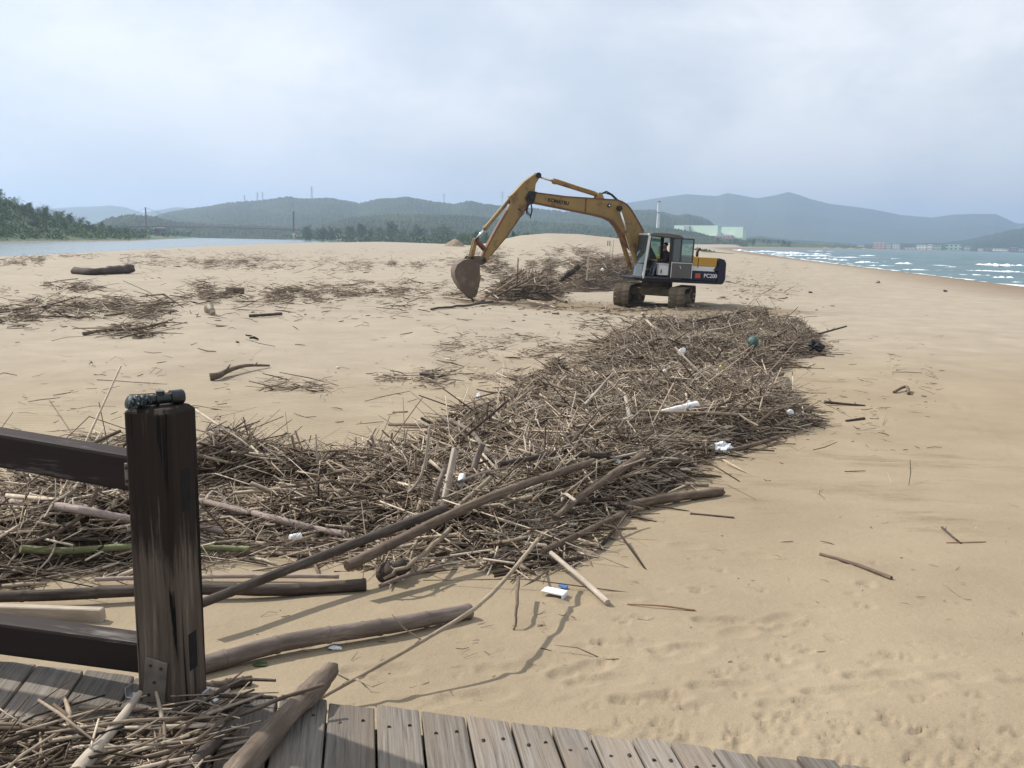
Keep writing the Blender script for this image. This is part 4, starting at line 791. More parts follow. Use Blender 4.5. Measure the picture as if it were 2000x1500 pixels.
# ------------------------------------------------------------------ boardwalk
def mat_plank():
    m, nt, b = material('weathered_plank', .85, 0, .2); oi = N(nt, 'ShaderNodeObjectInfo'); t = N(nt, 'ShaderNodeTexCoord')
    va = N(nt, 'ShaderNodeVectorMath', operation='ADD'); nt.links.new(t.outputs['Object'], va.inputs[0])
    sc = N(nt, 'ShaderNodeVectorMath', operation='SCALE'); sc.inputs[0].default_value = (7, 13, 5); nt.links.new(oi.outputs['Random'], sc.inputs['Scale']); nt.links.new(sc.outputs[0], va.inputs[1])
    g = noise(nt, 40, 8, .7, vec=va.outputs[0], stretch=(2.2, .07, 1), dist=.3); g2 = noise(nt, 5, 5, .6, vec=va.outputs[0], stretch=(1, .4, 1)); g3 = noise(nt, 120, 3, .6, vec=va.outputs[0], stretch=(1, .03, 1))
    c = ramp(nt, g, [(.30, (.065, .053, .044)), (.48, (.19, .168, .145)), (.70, (.30, .272, .24))])
    c = mix(nt, ramp(nt, g2, [(.42, (0, 0, 0)), (.72, (.75, .75, .75))]), c, (.24, .19, .14))
    h = N(nt, 'ShaderNodeHueSaturation'); nt.links.new(c, h.inputs['Color']); mr = N(nt, 'ShaderNodeMapRange'); nt.links.new(oi.outputs['Random'], mr.inputs[0]); mr.inputs[3].default_value = .66; mr.inputs[4].default_value = 1.22; nt.links.new(mr.outputs[0], h.inputs['Value'])
    nt.links.new(h.outputs[0], b.inputs['Base Color']); bump(nt, b, math_(nt, 'ADD', g, math_(nt, 'MULTIPLY', g3, .6)), .8, .006); return m
PLANK = mat_plank(); DECKZ = 1.05
EA, EB = Vector((-1.848, 2.963, 0)), Vector((1.108, 2.414, 0)); ED = (EB - EA).normalized()
def edge_at(x): return EA + ED * ((x - EA.x) / ED.x)
walk = empty('boardwalk', (0, 1.5, DECKZ)); tag(walk, 'weathered grey plank boardwalk at the edge of the sand', 'boardwalk')
gaps = [-3.22, -3.03, -2.84, -2.65, -2.46, -2.27, -2.08, -1.89, -1.70, -1.51, -1.313, -1.14, -.945, -.775, -.601, -.436, -.283, -.130, .014, .146, .268, .398, .52, .645, .77, .895, 1.02, 1.15, 1.28, 1.41, 1.54, 1.67, 1.80, 1.93, 2.06, 2.19, 2.32]
PA = math.radians(9.5); pdir = Vector((-math.sin(PA), math.cos(PA), 0)); pr = random.Random(4)
SCREW = simple('rusty_screw', (.03, .022, .018), (.07, .045, .03), 60, .6, .3)
for i, (ga, gb) in enumerate(zip(gaps[:-1], gaps[1:])):
    a = edge_at(ga); b = edge_at(gb); g = .0035 + pr.random() * .004
    a = a + ED * g; b = b - ED * g; j0, j1 = pr.uniform(-.012, .012), pr.uniform(-.004, .004)
    Lb = 3.4; o0 = (a + b) / 2
    R_ = Matrix.Rotation(PA, 3, 'Z'); inv_ = R_.inverted()
    la, lb = inv_ @ (a - o0), inv_ @ (b - o0); dzz = pr.uniform(-.004, .004)
    xa, xb = la.x, lb.x; ya, yb = la.y + j0 + j1, lb.y + j0 - j1; T = .045; mb = MB()
    ns_ = 5; V = []; 
    for y_t in (1, 0):
        pass
    # outline with a slightly ragged end towards the sand
    end = [(xa + (xb - xa) * t, ya + (yb - ya) * t + (pr.uniform(-.005, .003) if 0 < t < 1 else 0)) for t in np.linspace(0, 1, ns_)]
    out = [(xa, -Lb)] + end + [(xb, -Lb)]
    n = len(out); V = [(x, y, 0) for x, y in out] + [(x, y, -T) for x, y in out]
    F = [list(range(n))[::-1], list(range(n, 2 * n))] + [[k, (k + 1) % n, n + (k + 1) % n, n + k] for k in range(n)]
    p = mb.add(V, F).build('plank', PLANK, walk, bevel=.004); p.location = o0 + Vector((0, 0, dzz)) - Vector((0, 1.5, 0)); p.rotation_euler = (pr.uniform(-.002, .002), pr.uniform(-.006, .006), PA)
    if ga > -.8:
        for fx in (.27, .75):
            s = MB().tube([(xa + (xb - xa) * fx, -.115 + pr.uniform(-.012, .012), -.004), (xa + (xb - xa) * fx + .0005, -.115, .0012)], .0062, 9).build('screw', SCREW, p)
bm_ = MB()
for off in (.10, .9, 1.7, 2.5):
    c = (edge_at(-3.2) + edge_at(2.3)) / 2 - pdir * off; bm_.box((c.x, c.y - 1.5, -.10), (5.6, .08, .10), Matrix.Rotation(math.atan2(ED.y, ED.x), 3, 'Z'))
for nmx in (0,): bm_.build('joist', PLANK, walk)
# ------------------------------------------------------------------ railing
def mat_stain():
    m, nt, b = material('dark_stained_timber', .78, 0, .2); t = N(nt, 'ShaderNodeTexCoord')
    g = noise(nt, 16, 8, .68, vec=t.outputs['Object'], stretch=(2.5, 2.5, .12), dist=.3); g2 = noise(nt, 9, 7, .75, vec=t.outputs['Object'], stretch=(1.6, 1.6, .30)); sp = N(nt, 'ShaderNodeSeparateXYZ'); nt.links.new(t.outputs['Object'], sp.inputs[0])
    stain = mix(nt, g, (.012, .0078, .006), (.030, .020, .015))
    bare = ramp(nt, g, [(.3, (.045, .032, .024)), (.55, (.105, .08, .06)), (.72, (.20, .16, .125))])
    # the stain is worn off lower on the post
    mr = N(nt, 'ShaderNodeMapRange'); nt.links.new(sp.outputs['Z'], mr.inputs[0]); mr.inputs[1].default_value = .78; mr.inputs[2].default_value = .25; mr.inputs[3].default_value = -.12; mr.inputs[4].default_value = .26
    f = math_(nt, 'ADD', math_(nt, 'ADD', math_(nt, 'MULTIPLY', g, .55), math_(nt, 'MULTIPLY', g2, .45)), mr.outputs[0])
    ck = noise(nt, 26, 4, .5, vec=t.outputs['Object'], stretch=(1.6, 1.6, .045), dist=.5); crack = ramp(nt, ck, [(.345, (1, 1, 1)), (.375, (0, 0, 0))])   # drying cracks
    cc = mix(nt, crack, mix(nt, ramp(nt, f, [(.47, (0, 0, 0)), (.60, (1, 1, 1))]), stain, bare), (.004, .003, .003))
    nt.links.new(cc, b.inputs['Base Color']); bump(nt, b, math_(nt, 'SUBTRACT', g, math_(nt, 'MULTIPLY', crack, 1.2)), .9, .007); return m
def mat_rail():
    m, nt, b = material('dark_stained_rail', .72, 0, .22); t = N(nt, 'ShaderNodeTexCoord')
    g = noise(nt, 12, 8, .68, vec=t.outputs['Object'], stretch=(.12, 1.5, 1.5), dist=.25); g2 = noise(nt, 3, 5, .6, vec=t.outputs['Object'], stretch=(.5, 1, 1)); n_ = N(nt, 'ShaderNodeNewGeometry'); sp = N(nt, 'ShaderNodeSeparateXYZ'); nt.links.new(n_.outputs['Normal'], sp.inputs[0])
    stain = mix(nt, g, (.012, .0075, .007), (.029, .019, .016)); bare = mix(nt, g, (.09, .075, .068), (.20, .18, .165))
    up = math_(nt, 'MULTIPLY', math_(nt, 'MAXIMUM', sp.outputs['Z'], 0.0), .05)   # upward faces shifted slightly towards the bare tone
    f = math_(nt, 'ADD', math_(nt, 'ADD', math_(nt, 'MULTIPLY', g, .5), math_(nt, 'MULTIPLY', g2, .5)), up)
    nt.links.new(mix(nt, ramp(nt, f, [(.55, (0, 0, 0)), (.63, (1, 1, 1))]), stain, bare), b.inputs['Base Color']); bump(nt, b, g, .5, .004); return m
STAIN, RAILM = mat_stain(), mat_rail()
GALV = simple('weathered_galvanised_plate', (.10, .085, .07), (.20, .17, .14), 14, .6, .2, bs=.1)
PL = Vector(onz(270, 1372, DECKZ)); PF = Vector(onz(352, 1388, DECKZ)); PB = Vector(onz(395, 1340, DECKZ))
fx_ = (PF - PL); PW = fx_.length; fx_.normalize(); yaw = math.atan2(fx_.y, fx_.x); fy_ = Vector((-fx_.y, fx_.x, 0)); PD = .150
rail = empty('railing', (PL.x, PL.y, DECKZ), yaw); tag(rail, 'dark stained timber railing ending in a worn square post on the boardwalk', 'railing')
# top of the post from the photo
def z_on(px, py, xy):
    d = ray(px, py); t = (xy.x * d[0] + xy.y * d[1]) / (d[0] ** 2 + d[1] ** 2); return CAMH + d[2] * t
PH = z_on(247, 812, PL) - DECKZ
def post(x0, name='post'):
    c = .008; V = []
    def ring(z, ins, cc): 
        a, b_, w_, d_ = x0 + ins, ins, x0 + PW - ins, PD - ins
        return [(a + c, b_, z), (w_ - cc, b_, z), (w_, b_ + cc, z), (w_, d_ - c, z), (w_ - c, d_, z), (a + c, d_, z), (a, d_ - c, z), (a, b_ + c, z)]
    R0, R1, R2_ = ring(0, 0, .016), ring(PH + .012, 0, .016), ring(PH + .028, .015, .010)
    V = R0 + R1 + R2_; F = [list(range(8))[::-1], list(range(16, 24))] + [[k, (k + 1) % 8, 8 + (k + 1) % 8, 8 + k] for k in range(8)] + [[8 + k, 8 + (k + 1) % 8, 16 + (k + 1) % 8, 16 + k] for k in range(8)]
    return MB().add(V, F).build(name, STAIN, rail, bevel=.003)
po = post(0.0)
po2 = post(-2.05)
# mortises on the free side, dark flush blocks standing in for shade inside
MORT = simple('mortise_shade', (.006, .005, .005), (.014, .012, .011), 30, .9)
for za, zb in ((.66, .80), (.11, .24)):
    MB().box((PW - .0142, PD * .52, (za + zb) / 2), (.030, .042, zb - za)).build('mortise_shade_block', MORT, po)
def vplane(px, py, yl):                       # the pixel's ray met with the vertical plane y = yl of the railing frame
    Mi = (Matrix.Translation((PL.x, PL.y, DECKZ)) @ Matrix.Rotation(yaw, 4, 'Z')).inverted(); o = Mi @ Vector(EYE); d = Mi.to_3x3() @ Vector(ray(px, py)); t = (yl - o.y) / d.y; return o + d * t
for nm, T0, T1, B0_, B1 in (('upper_rail', (0, 848), (245, 889), (0, 916), (247, 961)), ('lower_rail', (0, 1218), (262, 1254), (0, 1281), (268, 1317))):
    yl = .028; th_ = .085
    a, b_, c, d = vplane(*T0, yl), vplane(*T1, yl), vplane(*B0_, yl), vplane(*B1, yl)
    def ext(p, q, x): t = (x - p.x) / (q.x - p.x); return p + (q - p) * t
    xl_, xr_ = -1.93, .01
    P = []
    ta_, tb_, ba_, bb_ = ext(a, b_, xl_), ext(a, b_, xr_), ext(c, d, xl_), ext(c, d, xr_)
    for (bt, tp) in ((ba_, ta_), (bb_, tb_)):
        for yy in (0, th_):
            for q in (bt, tp): P.append(Vector((q.x, q.y + yy, q.z)))
    MB().hexa(P).build('rail', RAILM, rail, bevel=.012, seg=2)
pb = vplane(241, 926, .02); br = MB().box((-.012, .022, pb.z), (.020, .008, .075)).build('rail_bracket', GALV, rail, bevel=.002)
for dz_ in (-.022, .022): MB().tube([(-.012, .016, pb.z + dz_), (-.012, .021, pb.z + dz_)], .006, 8).build('bolt', SCREW, br)
gp = MB().prism([(0, 0), (.085, 0), (.085, .17), (0, .17)], -.006, 0).build('gusset_plate', GALV, po, bevel=.0015); gp.location = (.022, -.001, .004); gp.rotation_euler = (0, math.radians(7), 0)
for x, z in ((.024, .145), (.064, .145), (.042, .09), (.024, .04), (.062, .035)): MB().tube([(.022 + x + .1218 * z * .99, -.0115, .004 + z - .12 * x), (.022 + x + .1218 * z, -.006, .004 + z - .12 * x)], .0052, 8).build('bolt', SCREW, po)
for px, py in ((412, 1372), (262, 1362)):
    q = onz(px, py, DECKZ); lp = Matrix.Rotation(-yaw, 3, 'Z') @ (Vector(q) - Vector((PL.x, PL.y, DECKZ)))
    k = MB().box((lp.x, lp.y, .0055), (.042, .034, .005)).box((lp.x - .02, lp.y, .022), (.005, .034, .035)).build('angle_bracket', simple('zinc_bracket', (.42, .43, .44), (.6, .6, .6), 30, .4, .6), rail, bevel=.001)
# black pipe fitting with tape lying on the post
PVC = simple('black_pipe', (.006, .008, .007), (.018, .022, .02), 40, .35, spec=.5); TAPE = simple('ragged_tape', (.015, .022, .022), (.35, .42, .45), 120, .5, bs=.8, p=(.55, .72))
pt = empty('pipe_fitting', (0, 0, 0)); pt.matrix_world = Matrix.Translation((PL.x, PL.y, DECKZ)) @ Matrix.Rotation(yaw, 4, 'Z') @ Matrix.Translation((PW * .52, PD * .45, PH + .028)) @ Matrix.Rotation(math.radians(58), 4, 'Z') @ Matrix.Scale(1.12, 4)
tag(pt, 'black plastic pipe fitting wrapped with torn tape on top of the post', 'pipe fitting')
MB().tube([(-.035, 0, .018), (.05, 0, .019)], .0145, 16).tube([(.0, 0, .018), (.004, 0, .03), (.004, .0, .042)], .012, 12).build('tee_body', PVC, pt, True, autos=.7)
MB().tube([(.032, 0, .020), (.066, 0, .020), (.070, 0, .020)], [.021, .021, .018], 18).build('collar', PVC, pt, True, autos=.7); MB().tube([(-.012, 0, .018), (-.004, 0, .018)], .019, 16).build('ring', PVC, pt, True, autos=.7)
tp = MB(); rt = random.Random(3)
for k in range(9): tp.tube([(-.03 - .006 * k + rt.uniform(-.004, .004), rt.uniform(-.003, .003), .017), (-.036 - .006 * k, rt.uniform(-.004, .004), .017 + rt.uniform(-.003, .003))], [.016 + rt.uniform(0, .005), .014 + rt.uniform(0, .006)], 11)
tp.build('tape_wrap', TAPE, pt, True)

# ------------------------------------------------------------------ driftwood: heaps of sticks too many to count
def mat_sticks(name, stops):
    m, nt, b = material(name, .85, 0, .2); g = N(nt, 'ShaderNodeNewGeometry'); c = ramp(nt, g.outputs['Random Per Island'], stops)
    n = noise(nt, 30, 4, .6, vec=g.outputs['Position']); nt.links.new(mix(nt, .55, c, mix(nt, 1.0, c, ramp(nt, n, [(.3, (.45, .42, .40)), (.7, (1.35, 1.3, 1.25))]), 'MULTIPLY')), b.inputs['Base Color']); return m
STK = mat_sticks('dry_sticks', [(0, (.028, .020, .014)), (.18, (.085, .062, .044)), (.40, (.175, .134, .097)), (.62, (.29, .235, .178)), (.83, (.44, .37, .285)), (1, (.60, .525, .42))])
STKF = mat_sticks('dry_sticks_far', [(0, (.035, .025, .018)), (.25, (.095, .070, .050)), (.52, (.18, .14, .104)), (.80, (.30, .245, .187)), (1, (.48, .41, .32))])
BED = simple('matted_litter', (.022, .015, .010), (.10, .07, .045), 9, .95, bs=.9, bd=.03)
def sticks_mesh(name, C, D, L, R, bend, rng, mat):
    n = len(C); D = D / np.linalg.norm(D, axis=1)[:, None]
    a = np.cross(D, np.tile([0., 0, 1], (n, 1)) + rng.normal(size=(n, 3)) * .05); a /= np.linalg.norm(a, axis=1)[:, None] + 1e-9; b = np.cross(a, D)
    bd = (a * rng.normal(size=(n, 1)) + b * rng.normal(size=(n, 1))) * (bend * L)[:, None]
    rings = []
    for t, rs, bb in ((-.5, .8, 0), (0, 1, 1), (.5, .6, 0)):
        c = C + D * (L * t)[:, None] + bd * bb
        for k in range(4):
            an = math.pi / 2 * k; rings.append(c + (a * math.cos(an) + b * math.sin(an)) * (R * rs)[:, None])
    V = np.stack(rings, 1).reshape(-1, 3)
    f = []
    for r in (0, 1):
        for k in range(4): f.append([r * 4 + k, r * 4 + (k + 1) % 4, (r + 1) * 4 + (k + 1) % 4, (r + 1) * 4 + k])
    f += [[3, 2, 1, 0], [8, 9, 10, 11]]
    Q = (np.array(f)[None] + (np.arange(n) * 12)[:, None, None]).reshape(-1, 4)
    return fastmesh(name, V, Q)
def sample_poly(P, n, rng, edge_bias=0.0, ycomp=None):
    P = np.array(P); lo, hi = P.min(0), P.max(0); out = []
    while sum(len(o) for o in out) < n:
        q = lo + rng.random((n * 3, 2)) * (hi - lo); d = poly_dist([tuple(p) for p in P], q[:, 0], q[:, 1])
        k = d > 0
        if edge_bias: k &= (rng.random(len(q)) < np.clip(d / edge_bias, .12, 1))
        if ycomp: k &= rng.random(len(q)) < np.clip((lo[1] / q[:, 1]) ** ycomp, 0, 1)   # more of the fine stuff where it can be seen
        out.append(q[k])
    return np.concatenate(out)[:n]
def heap(name, label, poly_px, n, L, R, H, W, tilt, seed, mat=STK, az0=None, azs=1.0, bed=True, ycomp=1.0, cat='driftwood heap', spill=0.0):
    P = wpoly(poly_px); PILES.append((P, H, W)); ki = len(PILES) - 1; rng = np.random.default_rng(seed)
    q = sample_poly(P, n, rng, W * .8, ycomp); 
    if spill: q = q + rng.normal(size=q.shape) * spill * (rng.random((len(q), 1)) ** 4)
    h = pileh(q[:, 0], q[:, 1], ki); g = tz(q[:, 0], q[:, 1])
    Ln = np.exp(rng.normal(math.log(L[0]), L[1], n)); Ln = np.clip(Ln, L[0] * .3, L[0] * 5); Rd_ = np.exp(rng.normal(math.log(R[0]), R[1], n)); Rd_ = np.clip(Rd_, R[0] * .4, R[0] * 4)
    azm = rng.uniform(0, 2 * math.pi, n) if az0 is None else np.where(rng.random(n) < .45, rng.uniform(0, 2 * math.pi, n), az0 + rng.normal(size=n) * azs)
    el = rng.normal(size=n) * tilt * np.clip(h / max(H, .05) + .15, 0, 1); D = np.stack([np.cos(azm) * np.cos(el), np.sin(azm) * np.cos(el), np.sin(el)], 1)
    z = g + np.maximum(h * (.55 + .55 * rng.random(n)), Rd_ * .8)
    z = np.maximum(z, g + np.abs(np.sin(el)) * Ln * .5 + Rd_ * .5)
    o = mobj(name, sticks_mesh(name, np.stack([q[:, 0], q[:, 1], z], 1), D, Ln, Rd_, np.abs(rng.normal(size=n)) * .05, rng, mat), mat); tag(o, label, cat, kind='stuff')
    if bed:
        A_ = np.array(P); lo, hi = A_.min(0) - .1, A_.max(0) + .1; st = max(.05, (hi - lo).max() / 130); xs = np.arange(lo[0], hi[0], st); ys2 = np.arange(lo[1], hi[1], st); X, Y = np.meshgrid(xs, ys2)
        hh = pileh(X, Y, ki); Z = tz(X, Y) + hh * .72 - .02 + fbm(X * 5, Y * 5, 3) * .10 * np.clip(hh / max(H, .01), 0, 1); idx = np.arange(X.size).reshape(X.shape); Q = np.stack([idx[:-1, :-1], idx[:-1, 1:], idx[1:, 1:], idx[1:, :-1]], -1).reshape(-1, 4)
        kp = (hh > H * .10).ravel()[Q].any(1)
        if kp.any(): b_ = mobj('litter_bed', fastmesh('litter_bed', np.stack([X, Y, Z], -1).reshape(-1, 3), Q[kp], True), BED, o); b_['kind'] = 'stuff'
    return P
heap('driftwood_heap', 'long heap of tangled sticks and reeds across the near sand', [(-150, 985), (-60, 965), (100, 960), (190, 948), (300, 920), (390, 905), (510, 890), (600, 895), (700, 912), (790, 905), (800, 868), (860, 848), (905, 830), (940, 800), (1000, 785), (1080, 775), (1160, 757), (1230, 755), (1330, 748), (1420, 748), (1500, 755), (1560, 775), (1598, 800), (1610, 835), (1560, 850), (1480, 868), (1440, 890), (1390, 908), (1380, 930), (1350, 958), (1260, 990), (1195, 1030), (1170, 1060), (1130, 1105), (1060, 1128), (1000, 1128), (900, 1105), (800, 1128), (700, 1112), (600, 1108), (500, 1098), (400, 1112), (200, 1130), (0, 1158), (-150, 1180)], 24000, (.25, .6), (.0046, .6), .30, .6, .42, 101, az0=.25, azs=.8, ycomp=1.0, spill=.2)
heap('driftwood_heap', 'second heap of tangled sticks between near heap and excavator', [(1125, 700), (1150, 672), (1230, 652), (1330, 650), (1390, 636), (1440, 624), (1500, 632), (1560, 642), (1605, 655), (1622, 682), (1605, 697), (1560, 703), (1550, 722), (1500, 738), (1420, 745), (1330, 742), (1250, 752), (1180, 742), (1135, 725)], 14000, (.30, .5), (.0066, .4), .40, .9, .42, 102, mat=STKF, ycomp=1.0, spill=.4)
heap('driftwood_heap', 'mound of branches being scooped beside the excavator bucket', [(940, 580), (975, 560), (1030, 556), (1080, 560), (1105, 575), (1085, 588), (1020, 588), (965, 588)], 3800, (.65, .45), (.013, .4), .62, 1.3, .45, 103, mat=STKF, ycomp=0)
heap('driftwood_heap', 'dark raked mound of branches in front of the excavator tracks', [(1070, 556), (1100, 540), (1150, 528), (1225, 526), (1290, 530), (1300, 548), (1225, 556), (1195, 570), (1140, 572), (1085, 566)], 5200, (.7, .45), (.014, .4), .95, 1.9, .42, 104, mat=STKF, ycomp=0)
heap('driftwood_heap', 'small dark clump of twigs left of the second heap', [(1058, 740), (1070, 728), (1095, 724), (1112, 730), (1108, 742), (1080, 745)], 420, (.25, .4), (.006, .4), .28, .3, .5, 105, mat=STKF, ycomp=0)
def straws(label, ki, n, L, R, seed):
    rng = np.random.default_rng(seed); P = PILES[ki][0]; q = sample_poly(P, n, rng, .4, 1.0); q = q + rng.normal(size=q.shape) * .12 * (rng.random((n, 1)) ** 3); h = pileh(q[:, 0], q[:, 1], ki); Ln = np.clip(np.exp(rng.normal(math.log(L), .5, n)), L * .3, L * 3)
    a = rng.uniform(0, 6.3, n); el = rng.normal(size=n) * .38; D = np.stack([np.cos(a) * np.cos(el), np.sin(a) * np.cos(el), np.sin(el)], 1)
    g = tz(q[:, 0], q[:, 1]); C = np.column_stack([q, np.maximum(g + h * (.8 + .4 * rng.random(n)) + .01, g + np.abs(D[:, 2]) * Ln * .5)]); s1 = np.cross(D, rng.normal(size=(n, 3))); s1 /= np.linalg.norm(s1, axis=1)[:, None]; s2 = np.cross(D, s1); r = R * np.exp(rng.normal(size=(n, 1)) * .35); V = []
    for e in (-.5, .5):
        for k in range(3): V.append(C + D * (Ln * e)[:, None] + (s1 * math.cos(2.094 * k) + s2 * math.sin(2.094 * k)) * r)
    Q = (np.array([[0, 1, 4, 3], [1, 2, 5, 4], [2, 0, 3, 5]])[None] + (np.arange(n) * 6)[:, None, None]).reshape(-1, 4)
    tag(mobj('straw_litter', fastmesh('straw_litter', np.stack(V, 1).reshape(-1, 3), Q), STRAW), label, 'straw', kind='stuff')
STRAW = mat_sticks('pale_straw', [(0, (.10, .08, .06)), (.4, (.30, .25, .19)), (.75, (.48, .41, .32)), (1, (.62, .55, .45))])
straws('fine pale straws over the near driftwood heap', 0, 8000, .17, .002, 61)
straws('fine pale straws over the second driftwood heap', 1, 4500, .24, .003, 62)
def strip(label, px0, px1, py0, py1, n, L=.7, R=.014, seed=1, k=9, h=.16, mat=STKF, cat='driftwood scatter', clump=.55):
    """flat scatter of sticks in clumps within a pixel band of the beach"""
    rng = np.random.default_rng(seed); mid = (py0 + py1) / 2; hh_ = (py1 - py0) / 2; wd = px1 - px0
    cs = np.stack([rng.uniform(px0, px1, k), mid + rng.normal(size=k) * hh_ * .5], 1); cw = rng.uniform(.35, 1.6, k); i = rng.integers(k, size=n * 3); m3 = len(i)
    q1 = cs[i] + rng.normal(size=(m3, 2)) * np.stack([cw[i] * wd * .045 + 4, cw[i] * hh_ * .28 + .6], 1)
    q2 = np.stack([rng.uniform(px0 - .04 * wd, px1 + .04 * wd, m3), mid + rng.normal(size=m3) * hh_ * .55], 1)
    q = np.where((rng.random(m3) < clump)[:, None], q1, q2); sx = 6.0 / max(60, min(wd, 240))
    q = q[vnoise(q[:, 0] * sx * 2.2 + seed, q[:, 1] * 2.6 / max(8, hh_)) * .65 + vnoise(q[:, 0] * sx * 7 + seed, q[:, 1] * 7 / max(8, hh_) + 9) * .35 > .44 + .12 * rng.random(m3)][:n]
    q[:, 1] = np.maximum(q[:, 1], 480 + .02 * (q[:, 0] - 1000) + 6 * rng.random(len(q)))
    T = at_many(q); T = T[(T[:, 1] > 3) & (T[:, 1] < 400)]
    nn = len(T); az_ = np.where(rng.random(nn) < .5, rng.uniform(0, 6.3, nn), rng.normal(size=nn) * .6); el = rng.normal(size=nn) * .16; D = np.stack([np.cos(az_) * np.cos(el), np.sin(az_) * np.cos(el), np.sin(el)], 1)
    Ln = np.clip(np.exp(rng.normal(math.log(L * .8), .7, nn)), L * .12, L * 4); Rd_ = np.clip(np.exp(rng.normal(math.log(R * .85), .45, nn)), R * .35, R * 3)
    g = tz(T[:, 0], T[:, 1]); z = g + np.abs(np.sin(el)) * Ln * .5 + Rd_ * .6 + rng.random(nn) ** 2 * h * .7
    o = mobj('driftwood_scatter', sticks_mesh('driftwood_scatter', np.stack([T[:, 0], T[:, 1], z], 1), D, Ln, Rd_, np.abs(rng.normal(size=nn)) * .06, rng, mat), mat); tag(o, label, cat, kind='stuff')
SP = [('far band of driftwood at the left edge below the river', -20, 100, 503, 524, 420, .36, .0095, 6, .35), ('thin far line of driftwood along the river side', 60, 330, 496, 508, 260, .36, .0095, 9, .2), ('far driftwood band in the left middle', 245, 470, 500, 524, 900, .36, .0095, 9, .3), ('far driftwood band in the centre left', 430, 700, 502, 527, 1150, .36, .0095, 12, .35), ('far driftwood band left of the bucket', 690, 905, 505, 530, 800, .36, .0095, 9, .3), ('far driftwood field behind the bucket', 930, 1245, 490, 545, 4200, .6, .015, 22, .3), ('faint driftwood line on the far flat', 300, 950, 486, 500, 420, .36, .0095, 14, .15),
      ('loose driftwood patch at the left edge', -10, 75, 595, 636, 330, .36, .0095, 5, .15), ('tangled driftwood patch on the left sand', 105, 330, 583, 628, 900, .36, .0095, 7, .22), ('small dry twig patch under the grey branch', 215, 315, 640, 662, 220, .35, .009, 5, .12), ('thin driftwood patch behind the stump', 90, 190, 552, 572, 260, .36, .0095, 4, .15), ('driftwood band in front of the short stump', 370, 660, 562, 594, 1300, .36, .0095, 10, .25), ('driftwood band trailing left of the bucket', 620, 905, 552, 592, 900, .36, .0095, 12, .18), ('scattered twigs around the upper left sand', 0, 900, 530, 640, 420, .35, .010, 40, .05),
      ('scattered twigs left of the second heap', 860, 1170, 640, 730, 620, .22, .006, 26, .04), ('thin line of twigs beside the dark wood block', 745, 1130, 728, 752, 520, .20, .005, 12, .05), ('faint twig patch on the middle sand', 522, 620, 745, 768, 130, .22, .005, 4, .06), ('scattered twigs on the middle left sand', 0, 800, 650, 860, 230, .16, .004, 40, .02), ('sparse twigs on the right sand', 1500, 1830, 640, 900, 230, .16, .004, 26, .03), ('sparse twigs on the near right sand', 1200, 1990, 930, 1300, 70, .05, .0016, 40, .01), ('thin twig line behind the upper rail', 150, 300, 853, 872, 160, .22, .004, 5, .04), ('sticks raked aside behind the excavator', 1140, 1480, 615, 655, 420, .45, .010, 16, .08), ('trampled twigs right of the excavator', 1410, 1560, 500, 600, 170, .4, .012, 16, .05), ('sparse litter on the near sand before the deck', 420, 1100, 1150, 1330, 50, .05, .002, 26, .01)]
for i, (lab, a, b, c, d, n, L, R, k, h) in enumerate(SP): strip(lab, a, b, c, d, n, L, R, 300 + i, k, h, STK if L < .3 else STKF)
# reeds blown onto the boardwalk
rng = np.random.default_rng(55); q = []
while len(q) < 400:
    u, v = rng.uniform(-60, 470), rng.uniform(1345, 1560)
    if poly_dist([(-60, 1432), (40, 1420), (120, 1428), (220, 1425), (330, 1405), (455, 1366), (470, 1380), (415, 1440), (395, 1500), (380, 1560), (-60, 1560)], u, v) > 0: q.append(onz(u, v, DECKZ)[:2])
q = np.array(q); n = len(q); az_ = np.where(rng.random(n) < .6, .62 + rng.normal(size=n) * .35, rng.uniform(0, 6.3, n)); el = rng.normal(size=n) * .10; D = np.stack([np.cos(az_) * np.cos(el), np.sin(az_) * np.cos(el), np.sin(el)], 1)
Ln = np.clip(np.exp(rng.normal(math.log(.19), .45, n)), .05, .5); Rd_ = np.clip(np.exp(rng.normal(math.log(.0042), .35, n)), .002, .009); z = DECKZ + .006 + np.abs(np.sin(el)) * Ln * .5 + Rd_ + rng.random(n) * .05 * np.clip((2.75 - q[:, 1]) / .3, 0, 1)
tag(mobj('reed_litter', sticks_mesh('reed_litter', np.column_stack([q, z]), D, Ln, Rd_, np.abs(rng.normal(size=n)) * .03, rng, STK), STK), 'dry reeds and twigs blown onto the boardwalk by the post', 'reeds', kind='stuff')

rng = np.random.default_rng(88); q = np.concatenate([np.stack([1250 + rng.normal(size=420) * 130, 606 + np.abs(rng.normal(size=420)) * 12 - 8], 1), np.stack([1050 + rng.normal(size=200) * 60, 592 + rng.normal(size=200) * 5], 1), np.stack([1470 + rng.normal(size=260) * 45, 560 + rng.normal(size=260) * 30], 1)])
T = at_many(q); bmv = bmesh.new(); bmesh.ops.create_icosphere(bmv, subdivisions=1, radius=1); bv = np.array([v.co[:] for v in bmv.verts]); bf = np.array([[v.index for v in f.verts] for f in bmv.faces]); bmv.free()
sc_ = np.exp(rng.normal(math.log(.028), .55, len(T))); V = bv[None] * (1 + rng.normal(size=(len(T), len(bv), 1)) * .22) * sc_[:, None, None] * np.array([1.5, 1, .5])[None, None] + np.column_stack([T, tz(T[:, 0], T[:, 1]) + sc_ * .25])[:, None]
tag(mobj('sand_clods', fastmesh('sand_clods', V.reshape(-1, 3), (bf[None] + (np.arange(len(T)) * len(bv))[:, None, None]).reshape(-1, 3)), simple('damp_clod', (.21, .16, .105), (.29, .232, .165), 4, .95)), 'damp sand clods churned up around the excavator tracks', 'sand clods', kind='stuff')
